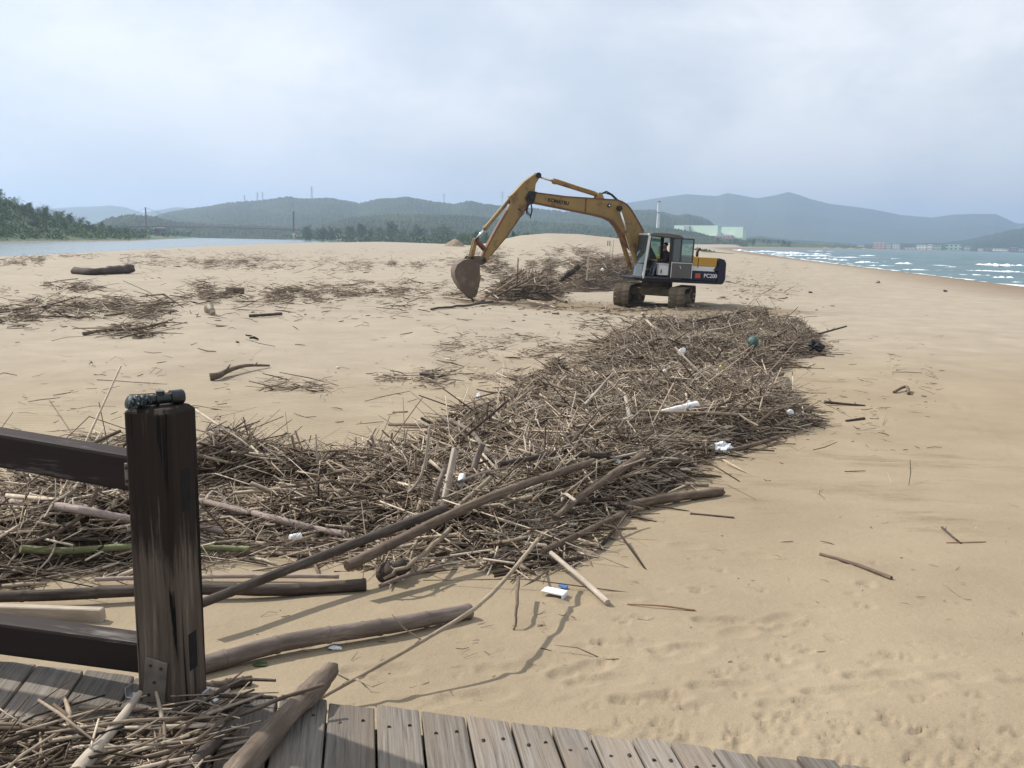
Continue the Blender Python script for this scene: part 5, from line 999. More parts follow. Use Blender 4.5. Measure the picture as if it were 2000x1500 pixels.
# ------------------------------------------------------------------ poles, logs and branches one can pick out
def mat_log(name, c0, c1, c2, stretch=(.08, 1, 1), scale=70):
    m, nt, b = material(name, .8, 0, .25); t = N(nt, 'ShaderNodeTexCoord'); n = noise(nt, scale, 7, .65, vec=t.outputs['Object'], stretch=stretch); n2 = noise(nt, 9, 6, .65, vec=t.outputs['Object'], stretch=(.45, 1, 1))
    c = ramp(nt, n, [(.3, c0), (.52, c1), (.72, c2)]); nt.links.new(mix(nt, ramp(nt, n2, [(.42, (0, 0, 0)), (.66, (.75, .75, .75))]), c, c0), b.inputs['Base Color']); bump(nt, b, n, .5, .006); return m
M_BAM = mat_log('grey_bamboo', (.10, .078, .065), (.19, .15, .125), (.27, .225, .19)); M_TAN = mat_log('tan_cane', (.19, .145, .10), (.33, .265, .19), (.44, .365, .275)); M_DRK = mat_log('dark_wood', (.035, .026, .021), (.085, .066, .054), (.15, .122, .10)); M_BRN = mat_log('brown_driftwood', (.07, .05, .036), (.15, .11, .08), (.24, .19, .145)); M_PAL = mat_log('bleached_driftwood', (.30, .25, .195), (.43, .37, .30), (.55, .49, .41)); M_PNK = mat_log('pinkish_grey_cane', (.22, .17, .15), (.34, .27, .24), (.44, .37, .33)); M_GRN = mat_log('green_bamboo', (.10, .11, .05), (.19, .20, .10), (.30, .30, .17)); M_BRK = mat_log('weathered_bark', (.085, .062, .045), (.17, .13, .097), (.29, .235, .18)); M_RED = mat_log('reddish_reed', (.20, .11, .06), (.30, .18, .10), (.38, .26, .16))
def catmull(P, n):
    P = [2 * P[0] - P[1]] + P + [2 * P[-1] - P[-2]]; out = []
    for i in range(1, len(P) - 2):
        for k in range(n):
            t = k / n; a, b, c, d = P[i - 1], P[i], P[i + 1], P[i + 2]
            out.append(.5 * ((2 * b) + (c - a) * t + (2 * a - 5 * b + 4 * c - d) * t * t + (3 * b - a - 3 * c + d) * t ** 3))
    out.append(P[-2]); return out
PK = [0]
def pole(name, label, path, dia, mat, cat, nodes=False, wob=0.0, sides=10, plane=None, jag=0.0, twigs=0, group=None, bump_=0.0):
    """path: (px, py, height above sand or heap in m); dia: pixels at the two ends"""
    PK[0] += 1; rp = random.Random(PK[0] * 13); P = []
    d0, d1 = dia if hasattr(dia, '__len__') else (dia, dia)
    for i, (a, b, h) in enumerate(path):
        dd = (d0 + (d1 - d0) * i / max(1, len(path) - 1)); g = onz(a, b, plane + h) if plane is not None else at(a, b, h); r = dd / 2 * math.hypot(g[0], g[1]) / FPX
        g = onz(a, b, plane + h + r) if plane is not None else (at_y(a, b, P[-1].y) if i and h > .25 else at(a, b, h + r * .8)); P.append(Vector(g))
    k = [math.hypot(p.x, p.y) for p in P]; r0, r1 = d0 / 2 * k[0] / FPX, d1 / 2 * k[-1] / FPX
    L = sum((b - a).length for a, b in zip(P[:-1], P[1:])); org = P[0].copy(); RT = (P[-1] - P[0]).to_track_quat('X', 'Z'); P = [RT.inverted() @ (p - org) for p in P]
    C = catmull(P, max(3, int(10 / max(1, len(P) - 1)))) if len(P) > 2 else [P[0].lerp(P[1], t) for t in np.linspace(0, 1, 9)]
    if wob: C = [c + Vector((rp.uniform(-1, 1), rp.uniform(-1, 1), rp.uniform(-.4, .6))) * wob * L * (1 if 0 < i < len(C) - 1 else 0) for i, c in enumerate(C)]
    n = len(C); rad = [r0 + (r1 - r0) * i / (n - 1) for i in range(n)]
    if bump_: rad = [r * (1 + rp.uniform(-bump_, bump_)) for r in rad]
    if nodes:                                 # swollen joints of a cane
        C2, R2_ = [], []; cum = [0]
        for a, b in zip(C[:-1], C[1:]): cum.append(cum[-1] + (b - a).length)
        sp = max(.16, min(.42, L / 6)); marks = list(np.arange(sp * .6, L - sp * .2, sp)); S = sorted(set([(c, 0) for c in cum] + [(mk + o, v) for mk in marks for o, v in ((-.014, 0), (-.006, 1), (.004, 1), (.012, -1))]))
        for s, v in S:
            if s < 0 or s > L: continue
            j = min(len(cum) - 2, max(0, int(np.searchsorted(cum, s) - 1))); t = (s - cum[j]) / max(1e-6, cum[j + 1] - cum[j])
            C2.append(C[j].lerp(C[j + 1], t)); R2_.append((rad[j] + (rad[j + 1] - rad[j]) * t) * (1 + (.07 if v == 1 else (-.05 if v == -1 else 0))))
        C, rad = C2, R2_
    if bump_ and len(C) < 24 and not nodes:      # more rings for a knotty surface
        C = [C[min(int(i), len(C) - 2)].lerp(C[min(int(i), len(C) - 2) + 1], i - min(int(i), len(C) - 2)) for i in np.linspace(0, len(C) - 1, 30)]; rad = [rad[int(round(i))] for i in np.linspace(0, len(rad) - 1, 30)]
        rad = [r * (1 + .5 * bump_ * math.sin(i * .9 + PK[0]) * rp.random() + (bump_ * 2.2 if rp.random() < .08 else 0)) for i, r in enumerate(rad)]
    mb = MB(); mb.tube(C, rad, sides)
    if bump_:
        nv_ = len(C) * sides; ph = rp.random() * 90
        for q in range(nv_):
            ring, k = divmod(q, sides); v = Vector(mb.v[q]); mb.v[q] = tuple(C[ring] + (v - C[ring]) * (1 + 2.0 * bump_ * (float(vnoise(k * 1.1 + ph, ring * .45)) - .5)))
    if jag:
        for q in list(range(sides)) + list(range(len(mb.v) - sides, len(mb.v))):
            e = (C[0] - C[1]).normalized() if q < sides else (C[-1] - C[-2]).normalized(); mb.v[q] = tuple(Vector(mb.v[q]) + e * rp.uniform(0, jag) * max(r0, r1) * 2)
    for q in range(twigs):
        j = rp.randrange(1, n - 1) if n > 2 else 0; a = Vector(rp.uniform(-1, 1) for _ in range(3)); a.z = abs(a.z) * .6; l = L * rp.uniform(.05, .16); mb.tube([C[j], C[j] + a * l * .6, C[j] + a * l + Vector((0, 0, l * .15))], [rad[j] * .5, rad[j] * .4, rad[j] * .15], 5)
    o = mb.build(name, mat, None, True, autos=.9); o.location = org; o.rotation_mode = 'QUATERNION'; o.rotation_quaternion = RT; tag(o, label, cat, group); return o
B, Lg, Br, Sk = 'bamboo_pole', 'driftwood_log', 'driftwood_branch', 'driftwood_stick'
POLES = [
 (B, 'thick grey bamboo pole lying on the bare sand in front of the heap', [(372, 1306, 0), (560, 1254, .02), (760, 1222, .02), (946, 1188, 0)], (37, 31), M_BAM, 'bamboo pole', dict(nodes=True, sides=14)),
 (Lg, 'short dark log on the sand just right of the post', [(370, 1350, 0), (486, 1330, 0)], (24, 20), M_DRK, 'log', dict(jag=.3, bump_=.08)),
 (B, 'long thin pale cane leaning from the boardwalk up to the heap', [(600, 1378, .02), (850, 1237, .17), (960, 1160, .22), (1062, 1040, .24)], (8, 8), M_TAN, 'cane', dict(nodes=True, twigs=5, sides=8)),
 (B, 'long dark pole rising from behind the post over the heap', [(384, 1182, .12), (892, 984, .12)], (19, 19), M_DRK, 'pole', dict(nodes=True)),
 (B, 'longest tan bamboo pole slanting over the middle of the heap', [(678, 1106, .14), (960, 970, .16), (1200, 888, .12)], (23, 13), M_BRN, 'bamboo pole', dict(nodes=True, sides=12)),
 (B, 'brown pole rising to a free end right of the heap middle', [(1084, 1012, .05), (1136, 968, .10), (1200, 925, .12), (1264, 884, .10)], (13, 18), M_BRN, 'pole', dict(nodes=True)),
 (B, 'brown cane slanting along the sea side of the heap', [(1060, 1076, .05), (1140, 1040, .08), (1222, 1000, .02)], (13, 12), M_BRN, 'cane', dict(nodes=True)),
 (Lg, 'thick broken log resting at the sea side edge of the heap', [(1218, 990, .02), (1300, 974, .02), (1406, 961, 0)], (19, 17), M_BRN, 'log', dict(jag=.8, bump_=.06)),
 (B, 'bleached grey pole running from the heap onto the sand', [(1076, 1080, .06), (1140, 1134, .03), (1199, 1188, 0)], (10, 13), M_PAL, 'pole', dict(nodes=True)),
 (Br, 'thin hooked twig hanging from the heap down to the sand', [(1012, 1128, .10), (1010, 1170, .08), (1008, 1200, .05), (1003, 1230, 0)], (8, 4), M_BRN, 'twig', dict(wob=.012)),
 (Lg, 'dark straight pole lying across the heap right of its middle', [(1128, 887, .06), (1230, 893, .06), (1345, 905, .04)], (12, 11), M_DRK, 'pole', dict()),
 (Br, 'dark pole lying behind the longest tan bamboo', [(975, 906, .08), (1050, 892, .08), (1132, 872, .06)], (11, 9), M_DRK, 'pole', dict(wob=.006)),
 (Br, 'long brown cane across the upper part of the near heap', [(1118, 832, .05), (1200, 825, .06), (1290, 816, .05)], (8, 9), M_BRN, 'cane', dict(nodes=True)),
 (B, 'thin brown cane lying just below the white foam roll', [(1255, 804, .08), (1360, 806, .08), (1466, 811, .06)], (6, 6), M_TAN, 'cane', dict(nodes=True, sides=8)),
 (B, 'thin brown cane right of the white foam roll', [(1358, 796, .06), (1420, 798, .06), (1484, 801, .05)], (6, 5), M_BRN, 'cane', dict(nodes=True, sides=8)),
 (Lg, 'grey log at the upper left of the near heap', [(1085, 789, .04), (1130, 796, .05), (1178, 805, .04)], (9, 8), M_BRN, 'log', dict(bump_=.08)),
 (Br, 'bleached stick standing out of the gap between both heaps', [(1142, 791, .02), (1170, 760, .16), (1198, 728, .30)], (7, 4), M_PAL, 'stick', dict()),
 (Lg, 'short upright grey stub in the upper near heap', [(1231, 826, .02), (1227, 800, .08), (1222, 775, .14)], (9, 8), M_PAL, 'stub', dict()),
 (Br, 'short brown stick lying level with the foam roll left of centre', [(1115, 843, .06), (1146, 866, .05)], (7, 7), M_BRN, 'stick', dict()),
 (Lg, 'grey pole pointing away beside the white plastic bag', [(1428, 880, .03), (1475, 868, .03), (1518, 855, .02)], (9, 8), M_BRN, 'pole', dict()),
 (Br, 'slanting brown cane near the right end of the near heap', [(1462, 842, .04), (1495, 815, .07), (1526, 788, .08)], (7, 5), M_BRN, 'cane', dict(nodes=True, sides=8)),
 (Lg, 'brown log at the front right of the second heap', [(1448, 742, .03), (1490, 736, .03), (1528, 730, .02)], (7, 9), M_BRN, 'log', dict(bump_=.06)),
 (Br, 'long thin pale stick across the front of the second heap', [(1216, 726, .08), (1280, 723, .08), (1344, 721, .06)], (5, 5), M_TAN, 'stick', dict()),
 (Br, 'thin branch jutting seaward from the second heap', [(1600, 652, .14), (1625, 645, .22), (1654, 637, .26)], (4, 3), M_DRK, 'branch', dict(twigs=2)),
 (Br, 'long thin dark pole between the second heap and the excavator', [(1294, 638, .04), (1380, 623, .12), (1456, 607, .25)], (4, 3), M_DRK, 'pole', dict()),
 (Br, 'bleached forked branch on the sand below the excavator', [(1254, 611, .30), (1262, 624, .12), (1278, 640, .06), (1296, 648, 0)], (6, 4), M_PAL, 'branch', dict(twigs=3, wob=.01)),
 (B, 'long pinkish cane passing behind the post under the upper rail', [(-30, 976, .06), (120, 990, .06), (255, 1014, .05), (383, 1029, .04), (462, 1044, .02)], (15, 8), M_PNK, 'cane', dict(nodes=True)),
 (B, 'pinkish grey pole slanting down right of the post', [(370, 974, .06), (540, 1014, .06), (620, 1034, .05), (702, 1048, .04)], (13, 13), M_PNK, 'pole', dict(nodes=True)),
 (B, 'greenish bamboo lying level between the two rails', [(40, 1072, .05), (130, 1076, .06), (260, 1068, .06), (400, 1070, .05), (512, 1074, .04)], (14, 12), M_GRN, 'bamboo pole', dict(nodes=True)),
 (B, 'thin pale cane lying level in front of the heap', [(185, 1132, .02), (300, 1128, .02), (500, 1125, .02), (690, 1126, .02)], (8, 9), M_PNK, 'cane', dict(nodes=True)),
 (Lg, 'long dark log lying level along the front of the heap', [(-40, 1166, .03), (110, 1162, .03), (260, 1154, .03), (400, 1150, .03), (560, 1152, .01), (760, 1138, .01)], (20, 25), M_DRK, 'log', dict(nodes=True, sides=12)),
 (Br, 'curved brown branch arching up under the upper rail', [(48, 1064, .03), (105, 1042, .06), (150, 1015, .12), (178, 985, .18), (191, 952, .24)], (8, 8), M_BRN, 'branch', dict()),
 (Br, 'thin pale bent twig left of the post between the rails', [(62, 1124, .02), (90, 1098, .06), (106, 1072, .10), (105, 1048, .14)], (4, 3), M_PAL, 'twig', dict()),
 (Br, 'tall bleached stick standing upright in the heap', [(798, 962, .02), (819, 938, .10), (832, 895, .26), (840, 832, .50)], (6, 5), M_PAL, 'stick', dict(wob=.006)),
 (Br, 'thin upright reed behind the pinkish pole', [(622, 925, .0), (619, 890, .12), (617, 848, .27)], (4, 3), M_PAL, 'reed', dict()),
 (B, 'grey bamboo piece lying beside the sawn board', [(846, 986, .06), (858, 945, .14), (872, 904, .22)], (12, 9), M_BAM, 'bamboo pole', dict(nodes=True)),
 (Lg, 'short thick grey stub standing above the heap centre', [(923, 922, .04), (933, 893, .12), (943, 866, .22)], (14, 13), M_BAM, 'stub', dict(bump_=.05)),
 (Br, 'grey pole slanting down through the top of the heap', [(864, 815, .08), (916, 840, .08), (942, 870, .08), (973, 905, .04)], (8, 10), M_BAM, 'pole', dict()),
 (Br, 'dark stick jutting left from the top of the heap', [(760, 829, .05), (836, 833, .08), (890, 841, .06)], (6, 8), M_BRN, 'stick', dict(wob=.008)),
 (B, 'tan cane slanting up beside the longest bamboo', [(890, 993, .04), (928, 960, .10), (966, 926, .12)], (10, 8), M_TAN, 'cane', dict(nodes=True)),
 (Br, 'grey forked branch over the front edge of the heap', [(740, 1146, .05), (790, 1126, .09), (862, 1106, .08)], (9, 7), M_BAM, 'branch', dict(twigs=3)),
 (Br, 'pale crooked branch above the dark front log', [(750, 1130, .07), (792, 1106, .13), (828, 1080, .13), (878, 1034, .08)], (6, 10), M_TAN, 'branch', dict(wob=.012, twigs=3)),
 (Br, 'lone grey stick lying on the bare sand at right', [(1602, 1082, 0), (1670, 1102, 0), (1741, 1129, 0)], (6, 8), M_BRN, 'stick', dict()),
 (Br, 'thin dark stick on the sand below the broken log', [(1348, 1003, 0), (1434, 1011, 0)], (4, 4), M_DRK, 'stick', dict()),
 (Br, 'thin reddish reed on the sand below the bleached pole', [(1225, 1180, 0), (1290, 1183, .01), (1358, 1192, 0)], (3, 4), M_RED, 'reed', dict()),
 (Br, 'thin dark twig lying far right on the sand', [(1840, 1030, 0), (1858, 1046, .01), (1877, 1061, 0)], (4, 3), M_DRK, 'twig', dict(twigs=2)),
 (Br, 'pale reed lying under the thin dark twig at right', [(1848, 1060, 0), (1925, 1058, 0)], (2, 2), M_RED, 'reed', dict()),
 (Br, 'small dark stick on the sand right of the near heap', [(1652, 822, 0), (1688, 817, 0)], (4, 5), M_DRK, 'stick', dict()),
 (Br, 'dark stick beyond the right tip of the near heap', [(1610, 785, .03), (1650, 789, .01), (1690, 792, 0)], (6, 3), M_DRK, 'stick', dict(twigs=2)),
 (Br, 'small crooked branch on the sand far right of the heap', [(1746, 766, 0), (1762, 757, .04), (1772, 756, .05), (1775, 769, 0)], (5, 6), M_BRN, 'branch', dict(twigs=2)),
 (Br, 'grey rooted branch lying alone on the left sand', [(410, 736, .01), (428, 733, .03), (445, 724, .05), (480, 714, .07), (526, 714, .02)], (15, 4), M_BRN, 'branch', dict(twigs=4)),
 (Br, 'long dark branch lying over the small twig patch', [(163, 652, .01), (205, 645, .04), (270, 641, .10), (328, 628, .22)], (7, 4), M_BRN, 'branch', dict(twigs=2)),
 (Br, 'dark pole lying level on the upper left sand', [(40, 616, .02), (105, 618, .03), (160, 620, .02)], (3, 3), M_DRK, 'pole', dict()),
 (Br, 'short dark log above the left driftwood patch', [(82, 600, .01), (106, 599, .01)], (5, 5), M_DRK, 'log', dict()),
 (Br, 'grey log lying alone right of the pale stump root', [(487, 617, .02), (520, 615, .03), (550, 613, .02)], (6, 5), M_DRK, 'log', dict(bump_=.1)),
 (Br, 'long pale reed lying flat on the left sand', [(190, 741, 0), (250, 745, 0), (325, 750, 0)], (3, 2), M_PAL, 'reed', dict()),
 (Br, 'long dark pole under the excavator bucket', [(842, 604, .02), (905, 597, .02), (962, 589, .04)], (4, 5), M_DRK, 'pole', dict(wob=.006)),
 (Br, 'pale pole left of the bucket teeth', [(866, 580, .03), (920, 586, .03)], (4, 4), M_PAL, 'pole', dict()),
 (Br, 'long tan pole leaning on the scooped mound', [(948, 580, .1), (975, 565, .26), (1008, 542, .75)], (5, 4), M_TAN, 'pole', dict()),
 (Br, 'second tan pole leaning on the scooped mound', [(970, 578, .08), (1000, 563, .35), (1032, 546, .65)], (4, 4), M_BRN, 'pole', dict()),
 (Br, 'thick brown pole sliding off the right of the scooped mound', [(1052, 566, .1), (1080, 579, .1), (1106, 590, .02)], (6, 6), M_BRN, 'pole', dict()),
 (Br, 'thin upright stick standing in the scooped mound', [(1009, 562, .1), (1011, 530, .7), (1012, 503, 1.2)], (3, 2), M_BRN, 'stick', dict()),
 (Br, 'pale pole lying on churned sand before the mound', [(1030, 586, .02), (1060, 593, .02), (1084, 600, .01)], (3, 3), M_PAL, 'pole', dict()),
 (Br, 'slanted stick between bucket and scooped mound', [(950, 566, .12), (962, 574, .06), (974, 583, .02)], (3, 3), M_PAL, 'stick', dict()),
 (Br, 'upright bleached stick in the dark raked mound', [(1146, 548, .1), (1148, 525, .5), (1149, 506, .9)], (3, 3), M_PAL, 'stick', dict()),
 (Lg, 'dark thick log lying in the raked mound', [(1096, 547, .05), (1112, 534, .3), (1129, 521, .6)], (10, 12), M_DRK, 'log', dict(jag=.4, bump_=.1)),
 (Br, 'tan stick beside the empty sand in the near heap', [(1175, 905, .08), (1225, 890, .08)], (6, 5), M_TAN, 'stick', dict()),
]
for (nm, lab, path, dia, mt, cat, kw) in POLES: pole(nm, lab, path, dia, mt, cat, **kw)
pole(Lg, 'thick weathered log lying slantwise across the boardwalk edge', [(395, 1590, .0), (470, 1500, .0), (555, 1405, .0), (642, 1312, .0)], (60, 42), M_BRK, 'log', plane=DECKZ + .004, sides=18, jag=.35, bump_=.10, wob=.004, twigs=2)
pole(Br, 'thin bent stick resting across the log on the boardwalk', [(330, 1435, .02), (430, 1410, .02), (540, 1368, .06), (632, 1337, .085)], (11, 7), M_BRN, 'stick', plane=DECKZ, wob=.005)
pole(Br, 'dark thick stick lying among the deck reeds below the post', [(200, 1420, .04), (300, 1398, .03), (400, 1370, .02), (470, 1330, .03), (538, 1329, .05)], (14, 6), M_DRK, 'stick', plane=DECKZ, wob=.004)
pole(Br, 'pale split wood sticking up through the deck reeds', [(150, 1510, .05), (190, 1460, .05), (232, 1410, .06), (270, 1358, .07)], (34, 12), M_PAL, 'split wood', plane=DECKZ, jag=.3)
pole(Br, 'dark log end half hidden in the deck reeds', [(350, 1530, .01), (400, 1470, .01), (450, 1420, .01)], (36, 26), M_DRK, 'log', plane=DECKZ, jag=.3, bump_=.06)
pole(Br, 'straight tan reed lying in front of the post foot', [(155, 1383, .01), (270, 1386, .01), (400, 1388, .01)], (9, 7), M_TAN, 'reed', plane=DECKZ)
pole(Br, 'short pale stick on the shaded deck beside the log', [(425, 1462, .0), (490, 1446, .0)], (8, 7), M_PAL, 'stick', plane=DECKZ)
# squared timbers
def timber(label, a, b, w_, t_, mat, h0=.0, h1=.0, cat='timber', roll=0.0):
    A_, B_ = Vector(at(*a, h0)), Vector(at(*b, h1)); x = (B_ - A_).normalized(); y = Vector((0, 0, 1)).cross(x).normalized(); z = x.cross(y); R_ = Matrix((x, y, z)).transposed() @ Matrix.Rotation(roll, 3, 'X')
    L = (B_ - A_).length; m = MB().box((L / 2, 0, t_ / 2), (L, w_, t_)); m.v = [tuple(Vector(v) + Vector((random.uniform(-.01, .01), random.uniform(-.004, .004), random.uniform(-.004, .004)))) for v in m.v]
    o = m.build('squared_timber', mat, None, bevel=.005); o.matrix_world = Matrix.Translation(A_) @ R_.to_4x4(); tag(o, label, cat)
timber('pale squared timber lying on sand behind the lower rail', (-10, 1204), (204, 1213), .05, .06, M_PAL)
timber('sawn grey board standing slanted in the near heap', (862, 992), (886, 880), .055, .022, M_PAL, .04, .24, 'board', 1.2)
timber('small dark wood block alone on the middle sand', (823, 738), (845, 740), .14, .09, M_DRK)
# stump, hull-like trunk, root
o = pole(Lg, 'short sawn brown stump lying on the upper left sand', [(441, 567, .0), (477, 568, .0)], (13, 13), M_BRN, 'stump', sides=14)
pole(Lg, 'big dark tree trunk half buried on the far left sand', [(148, 529, .0), (180, 531, .0), (215, 529, .0), (251, 525, .05)], (12, 15), M_DRK, 'tree trunk', sides=14, jag=.9, bump_=.16)
pole(Lg, 'pale twisted root lump beside the left driftwood', [(403, 607, .0), (409, 600, .15), (416, 612, .0)], (8, 10), M_PAL, 'root', bump_=.2, twigs=3)
pole(Lg, 'dark knotted root ball at the front edge of the heap', [(748, 1122, .0), (768, 1112, .05), (792, 1104, .02)], (30, 24), M_DRK, 'root ball', bump_=.25, twigs=6)
# loose sticks that cannot be told apart: one object each
SV = []
for k in range(8):
    rv_ = random.Random(900 + k); L = 1.0; pts = [Vector((t - .5, rv_.uniform(-.05, .05), rv_.uniform(-.03, .05))) for t in np.linspace(0, 1, 6)]
    t_ = MB().tube(pts, [.008, .0095, .009, .0085, .0072, .004], 6)
    for fk in range(rv_.randrange(0, 4)):
        j = rv_.randrange(1, 5); dv = Vector((rv_.uniform(.05, .22), rv_.uniform(-.16, .16), rv_.uniform(-.02, .14))); t_.tube([pts[j], pts[j] + dv * .55 + Vector((0, 0, .01)), pts[j] + dv], [.006, .0045, .002], 5)
    t_ = t_.build('driftwood_stick', (M_BRN, M_TAN, M_BAM, M_PAL)[k % 4], None, True, autos=.9); SV.append(t_.data); bpy.data.objects.remove(t_)
rs = np.random.default_rng(77)
for ki, n, lab, grp, s0, el_ in ((0, 170, 'weathered loose stick lying on top of the long near heap', 'loose sticks on the near heap', (.35, .95), .22), (1, 70, 'weathered loose stick lying on top of the second heap', 'loose sticks on the second heap', (.6, 1.5), .25)):
    q = sample_poly(PILES[ki][0], n, rs, .5, .8)
    for i, (x, y) in enumerate(q):
        s = float(np.exp(rs.uniform(math.log(s0[0]), math.log(s0[1])))); o = link(bpy.data.objects.new('driftwood_stick', SV[int(rs.integers(8))])); e = float(rs.normal() * el_)
        o.location = (x, y, float(tz(x, y)) + float(pileh(np.array([x]), np.array([y]))[0]) * 1.02 + abs(math.sin(e)) * s * .35 + .01); o.rotation_euler = (float(rs.uniform(0, 6)), e, float(rs.uniform(0, 6.28))); o.scale = (s, float(rs.uniform(.6, 1.3)), float(rs.uniform(.6, 1.3))); tag(o, lab, 'stick', grp)

# ------------------------------------------------------------------ litter
def plain(name, c, rough=.5, spec=.4): return simple(name, tuple(v * .85 for v in c), c, 14, rough, spec=spec, bs=.1)
FOAMW = plain('white_foam', (.78, .78, .77), .8); PLW = plain('white_plastic', (.70, .74, .78), .35); PLB = plain('blue_plastic', (.10, .22, .52), .4); PLG = plain('green_net_float', (.045, .10, .085), .6); PLK = plain('black_plastic_bag', (.012, .012, .016), .35); PLY = plain('yellow_plastic', (.55, .46, .06), .5); PLO = plain('orange_chip', (.50, .28, .09), .7)
def crumple(name, label, px, py, wpx, hpx, mat, cat, h=.0, seed=1, amp=.35, sub=3):
    p = at(px, py, h); k = math.hypot(p[0], p[1]) / FPX; bm = bmesh.new(); bmesh.ops.create_icosphere(bm, subdivisions=sub, radius=1); rg = random.Random(seed); o3 = rg.random() * 50
    from mathutils import noise as mn
    for v in bm.verts:
        q = v.co.copy(); d = mn.noise(q * 1.3 + Vector((o3, 0, 0))) * amp * 1.1 - abs(mn.noise(q * 2.3 + Vector((0, o3, 0)))) * amp * .9; v.co *= .95 + d; v.co.x *= wpx * k / 2; v.co.y *= wpx * k * .38; v.co.z *= hpx * k / 2
    me = bpy.data.meshes.new(name); bm.to_mesh(me); bm.free(); o = mobj(name, me, mat); o.location = (p[0], p[1], p[2] + hpx * k * .42); o.rotation_euler = (rg.uniform(-.2, .2), rg.uniform(-.2, .2), rg.uniform(0, 3)); tag(o, label, cat); return o
crumple('plastic_bag', 'crumpled white plastic bag at the sea side of the near heap', 1412, 884, 38, 24, PLW, 'plastic bag', .0, 2, .5)
crumple('plastic_bag', 'pale blue bag at the left tip of the near heap', 936, 779, 18, 14, PLW, 'plastic bag', .0, 3, .5)
crumple('plastic_bag', 'torn black bag at the right end of the second heap', 1592, 686, 34, 24, PLK, 'plastic bag', .05, 4, .6)
crumple('plastic_bag', 'small torn white bag right of the heap middle', 1232, 914, 16, 12, PLW, 'plastic bag', .06, 5, .6)
crumple('plastic_bag', 'small white scrap behind the brown pole in the heap', 1206, 904, 13, 8, PLW, 'plastic bag', .06, 6, .6)
crumple('plastic_bag', 'thin clear bag half under the thick bamboo', 655, 1268, 30, 8, PLW, 'plastic bag', .0, 7, .4)
crumple('net_float', 'round dark green net float on the second heap', 1470, 678, 25, 24, PLG, 'float', .05, 8, .05)
crumple('float_ball', 'white round float at the right end of the near heap', 1543, 812, 15, 14, FOAMW, 'float', .05, 9, .05)
crumple('foam_lump', 'broken white foam lump on the second heap', 1331, 694, 17, 17, FOAMW, 'foam lump', .06, 10, .35)
crumple('yellow_cup', 'small yellow plastic piece on the second heap', 1408, 721, 10, 9, PLY, 'plastic piece', .05, 11, .2)
crumple('foam_lump', 'small white foam bit above the foam roll', 1346, 789, 8, 8, FOAMW, 'foam lump', .06, 12, .3)
crumple('foam_lump', 'small pale lump at the gap between both heaps', 1298, 728, 9, 8, FOAMW, 'foam lump', .05, 13, .3)
crumple('wood_chip', 'small orange wood chip in the middle of the heap', 1123, 965, 16, 6, PLO, 'wood chip', .10, 14, .3)
crumple('white_shell', 'tiny white shell alone on the middle left sand', 660, 720, 7, 5, FOAMW, 'shell', 0, 15, .3)
crumple('pebble', 'small grey lump near the sea at right', 1714, 553, 11, 6, plain('grey_stone', (.3, .27, .25), .9), 'stone', 0, 16, .3)
crumple('seaweed_clump', 'small dark clump right of the excavator', 1583, 573, 10, 4, PLK, 'seaweed', 0, 17, .5)
crumple('seaweed_clump', 'small dark clump near the wet sand at right', 1846, 570, 9, 4, PLK, 'seaweed', 0, 18, .5)
crumple('foam_lump', 'small white lump in the dark raked mound', 1176, 530, 9, 7, FOAMW, 'foam lump', .05, 19, .3)
crumple('green_leaf', 'green leaf on the sand below the thick bamboo', 508, 1299, 34, 5, plain('fresh_leaf', (.06, .10, .04), .5), 'leaf', 0, 20, .2)
def roll(name, label, a, b, dia, mat, cat, h=.05, cup=False):
    A_, B_ = Vector(at(*a, h)), Vector(at(*b, h)); k = math.hypot(A_.x, A_.y) / FPX; r0, r1 = dia[0] / 2 * k, dia[1] / 2 * k; d = (B_ - A_); A_.z += r0 * .6; B_.z += r1 * .6
    m = MB().tube([A_ - A_, (B_ - A_) * .05, (B_ - A_) * .5, (B_ - A_) * .95, B_ - A_], [r0 * .9, r0, (r0 + r1) / 2, r1, r1 * .9], 18); o = m.build(name, mat, None, True, autos=.8); o.location = A_; tag(o, label, cat)
roll('foam_roll', 'white tapered foam roll lying on top of the near heap', (1292, 806), (1362, 796), (8, 17), FOAMW, 'foam roll')
roll('foam_cup', 'white foam cup lying in the reeds right of the post', (566, 1058), (588, 1056), (18, 21), FOAMW, 'cup', .03)
roll('plastic_cup', 'pale blue plastic cup in the heap beside the grey bamboo', (898, 950), (903, 934), (13, 15), PLW, 'cup', .06)
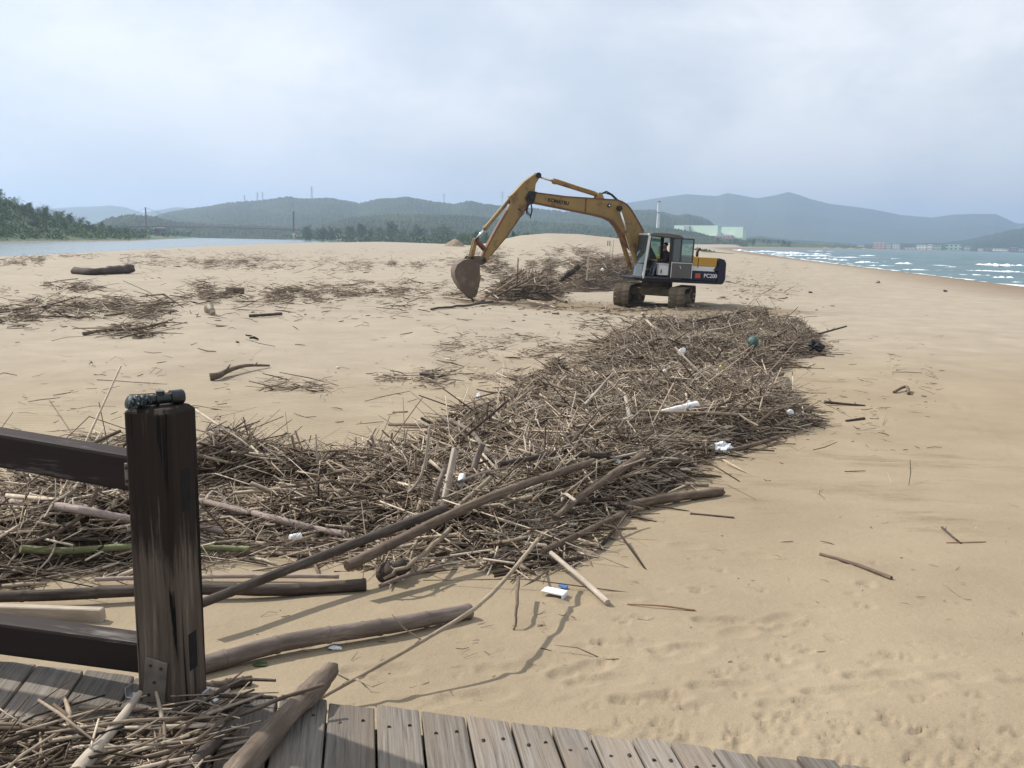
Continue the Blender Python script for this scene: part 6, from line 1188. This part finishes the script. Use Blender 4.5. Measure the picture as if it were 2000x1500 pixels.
p = at(1083, 1163, 0); bx = empty('foam_box', (p[0], p[1], p[2]), -.45); tag(bx, 'small white box lid on the sand at the tip of the heap', 'box lid'); MB().box((0, 0, .022), (.125, .065, .012)).build('lid', FOAMW, bx, bevel=.004); MB().box((.055, 0, .012), (.012, .066, .024)).build('rim', PLW, bx, bevel=.003)
p = at(1100, 1149, 0); o = MB().box((0, 0, 0), (.05, .028, .012)).build('blue_wrapper', PLB, None, bevel=.004); o.location = (p[0], p[1], p[2] + .012); o.rotation_euler = (.3, .2, -.5); tag(o, 'small blue wrapper behind the white box lid', 'wrapper')
def hoop(name, label, px, py, rpx, mat, a0, a1, h):
    p = at(px, py, 0); k = math.hypot(p[0], p[1]) / FPX; r = rpx * k
    MB_ = MB().tube([(math.cos(a) * r, 0, math.sin(a) * r) for a in np.linspace(a0, a1, 16)], .10 * r, 6).build(name, mat, None, True); MB_.location = (p[0], p[1], p[2] + r * h); tag(MB_, label, 'strap')
hoop('plastic_strap', 'white bent plastic strap at the left top of the near heap', 820, 832, 11, FOAMW, .1, 3.2, .1); hoop('plastic_hoop', 'white plastic hoop standing beside the excavator bucket', 950, 565, 10, FOAMW, -.5, 2.0, .8)
for i, (px, py) in enumerate([(1187, 481), (1191, 481)]):
    pole('wooden_stake', ('left' if i == 0 else 'right') + ' of two thin dark stakes on the far dune', [(px, 480, 0), (px + .5, 470, 1.0)], (2, 1.5), M_DRK, 'stake')

# ------------------------------------------------------------------ hazy sea air
m = bpy.data.materials.new('sea_haze'); m.use_nodes = True; nt = m.node_tree; nt.nodes.clear()
ou = nt.nodes.new('ShaderNodeOutputMaterial'); pv = nt.nodes.new('ShaderNodeVolumePrincipled'); pv.inputs['Color'].default_value = (.49, .63, .86, 1); pv.inputs['Density'].default_value = 2.8e-4; pv.inputs['Anisotropy'].default_value = .35; nt.links.new(pv.outputs[0], ou.inputs['Volume'])
hz = MB().box((0, 3400, 160), (15600, 8600, 336)).build('haze', m); tag(hz, 'thin bluish sea haze over the bay', 'haze', kind='stuff')
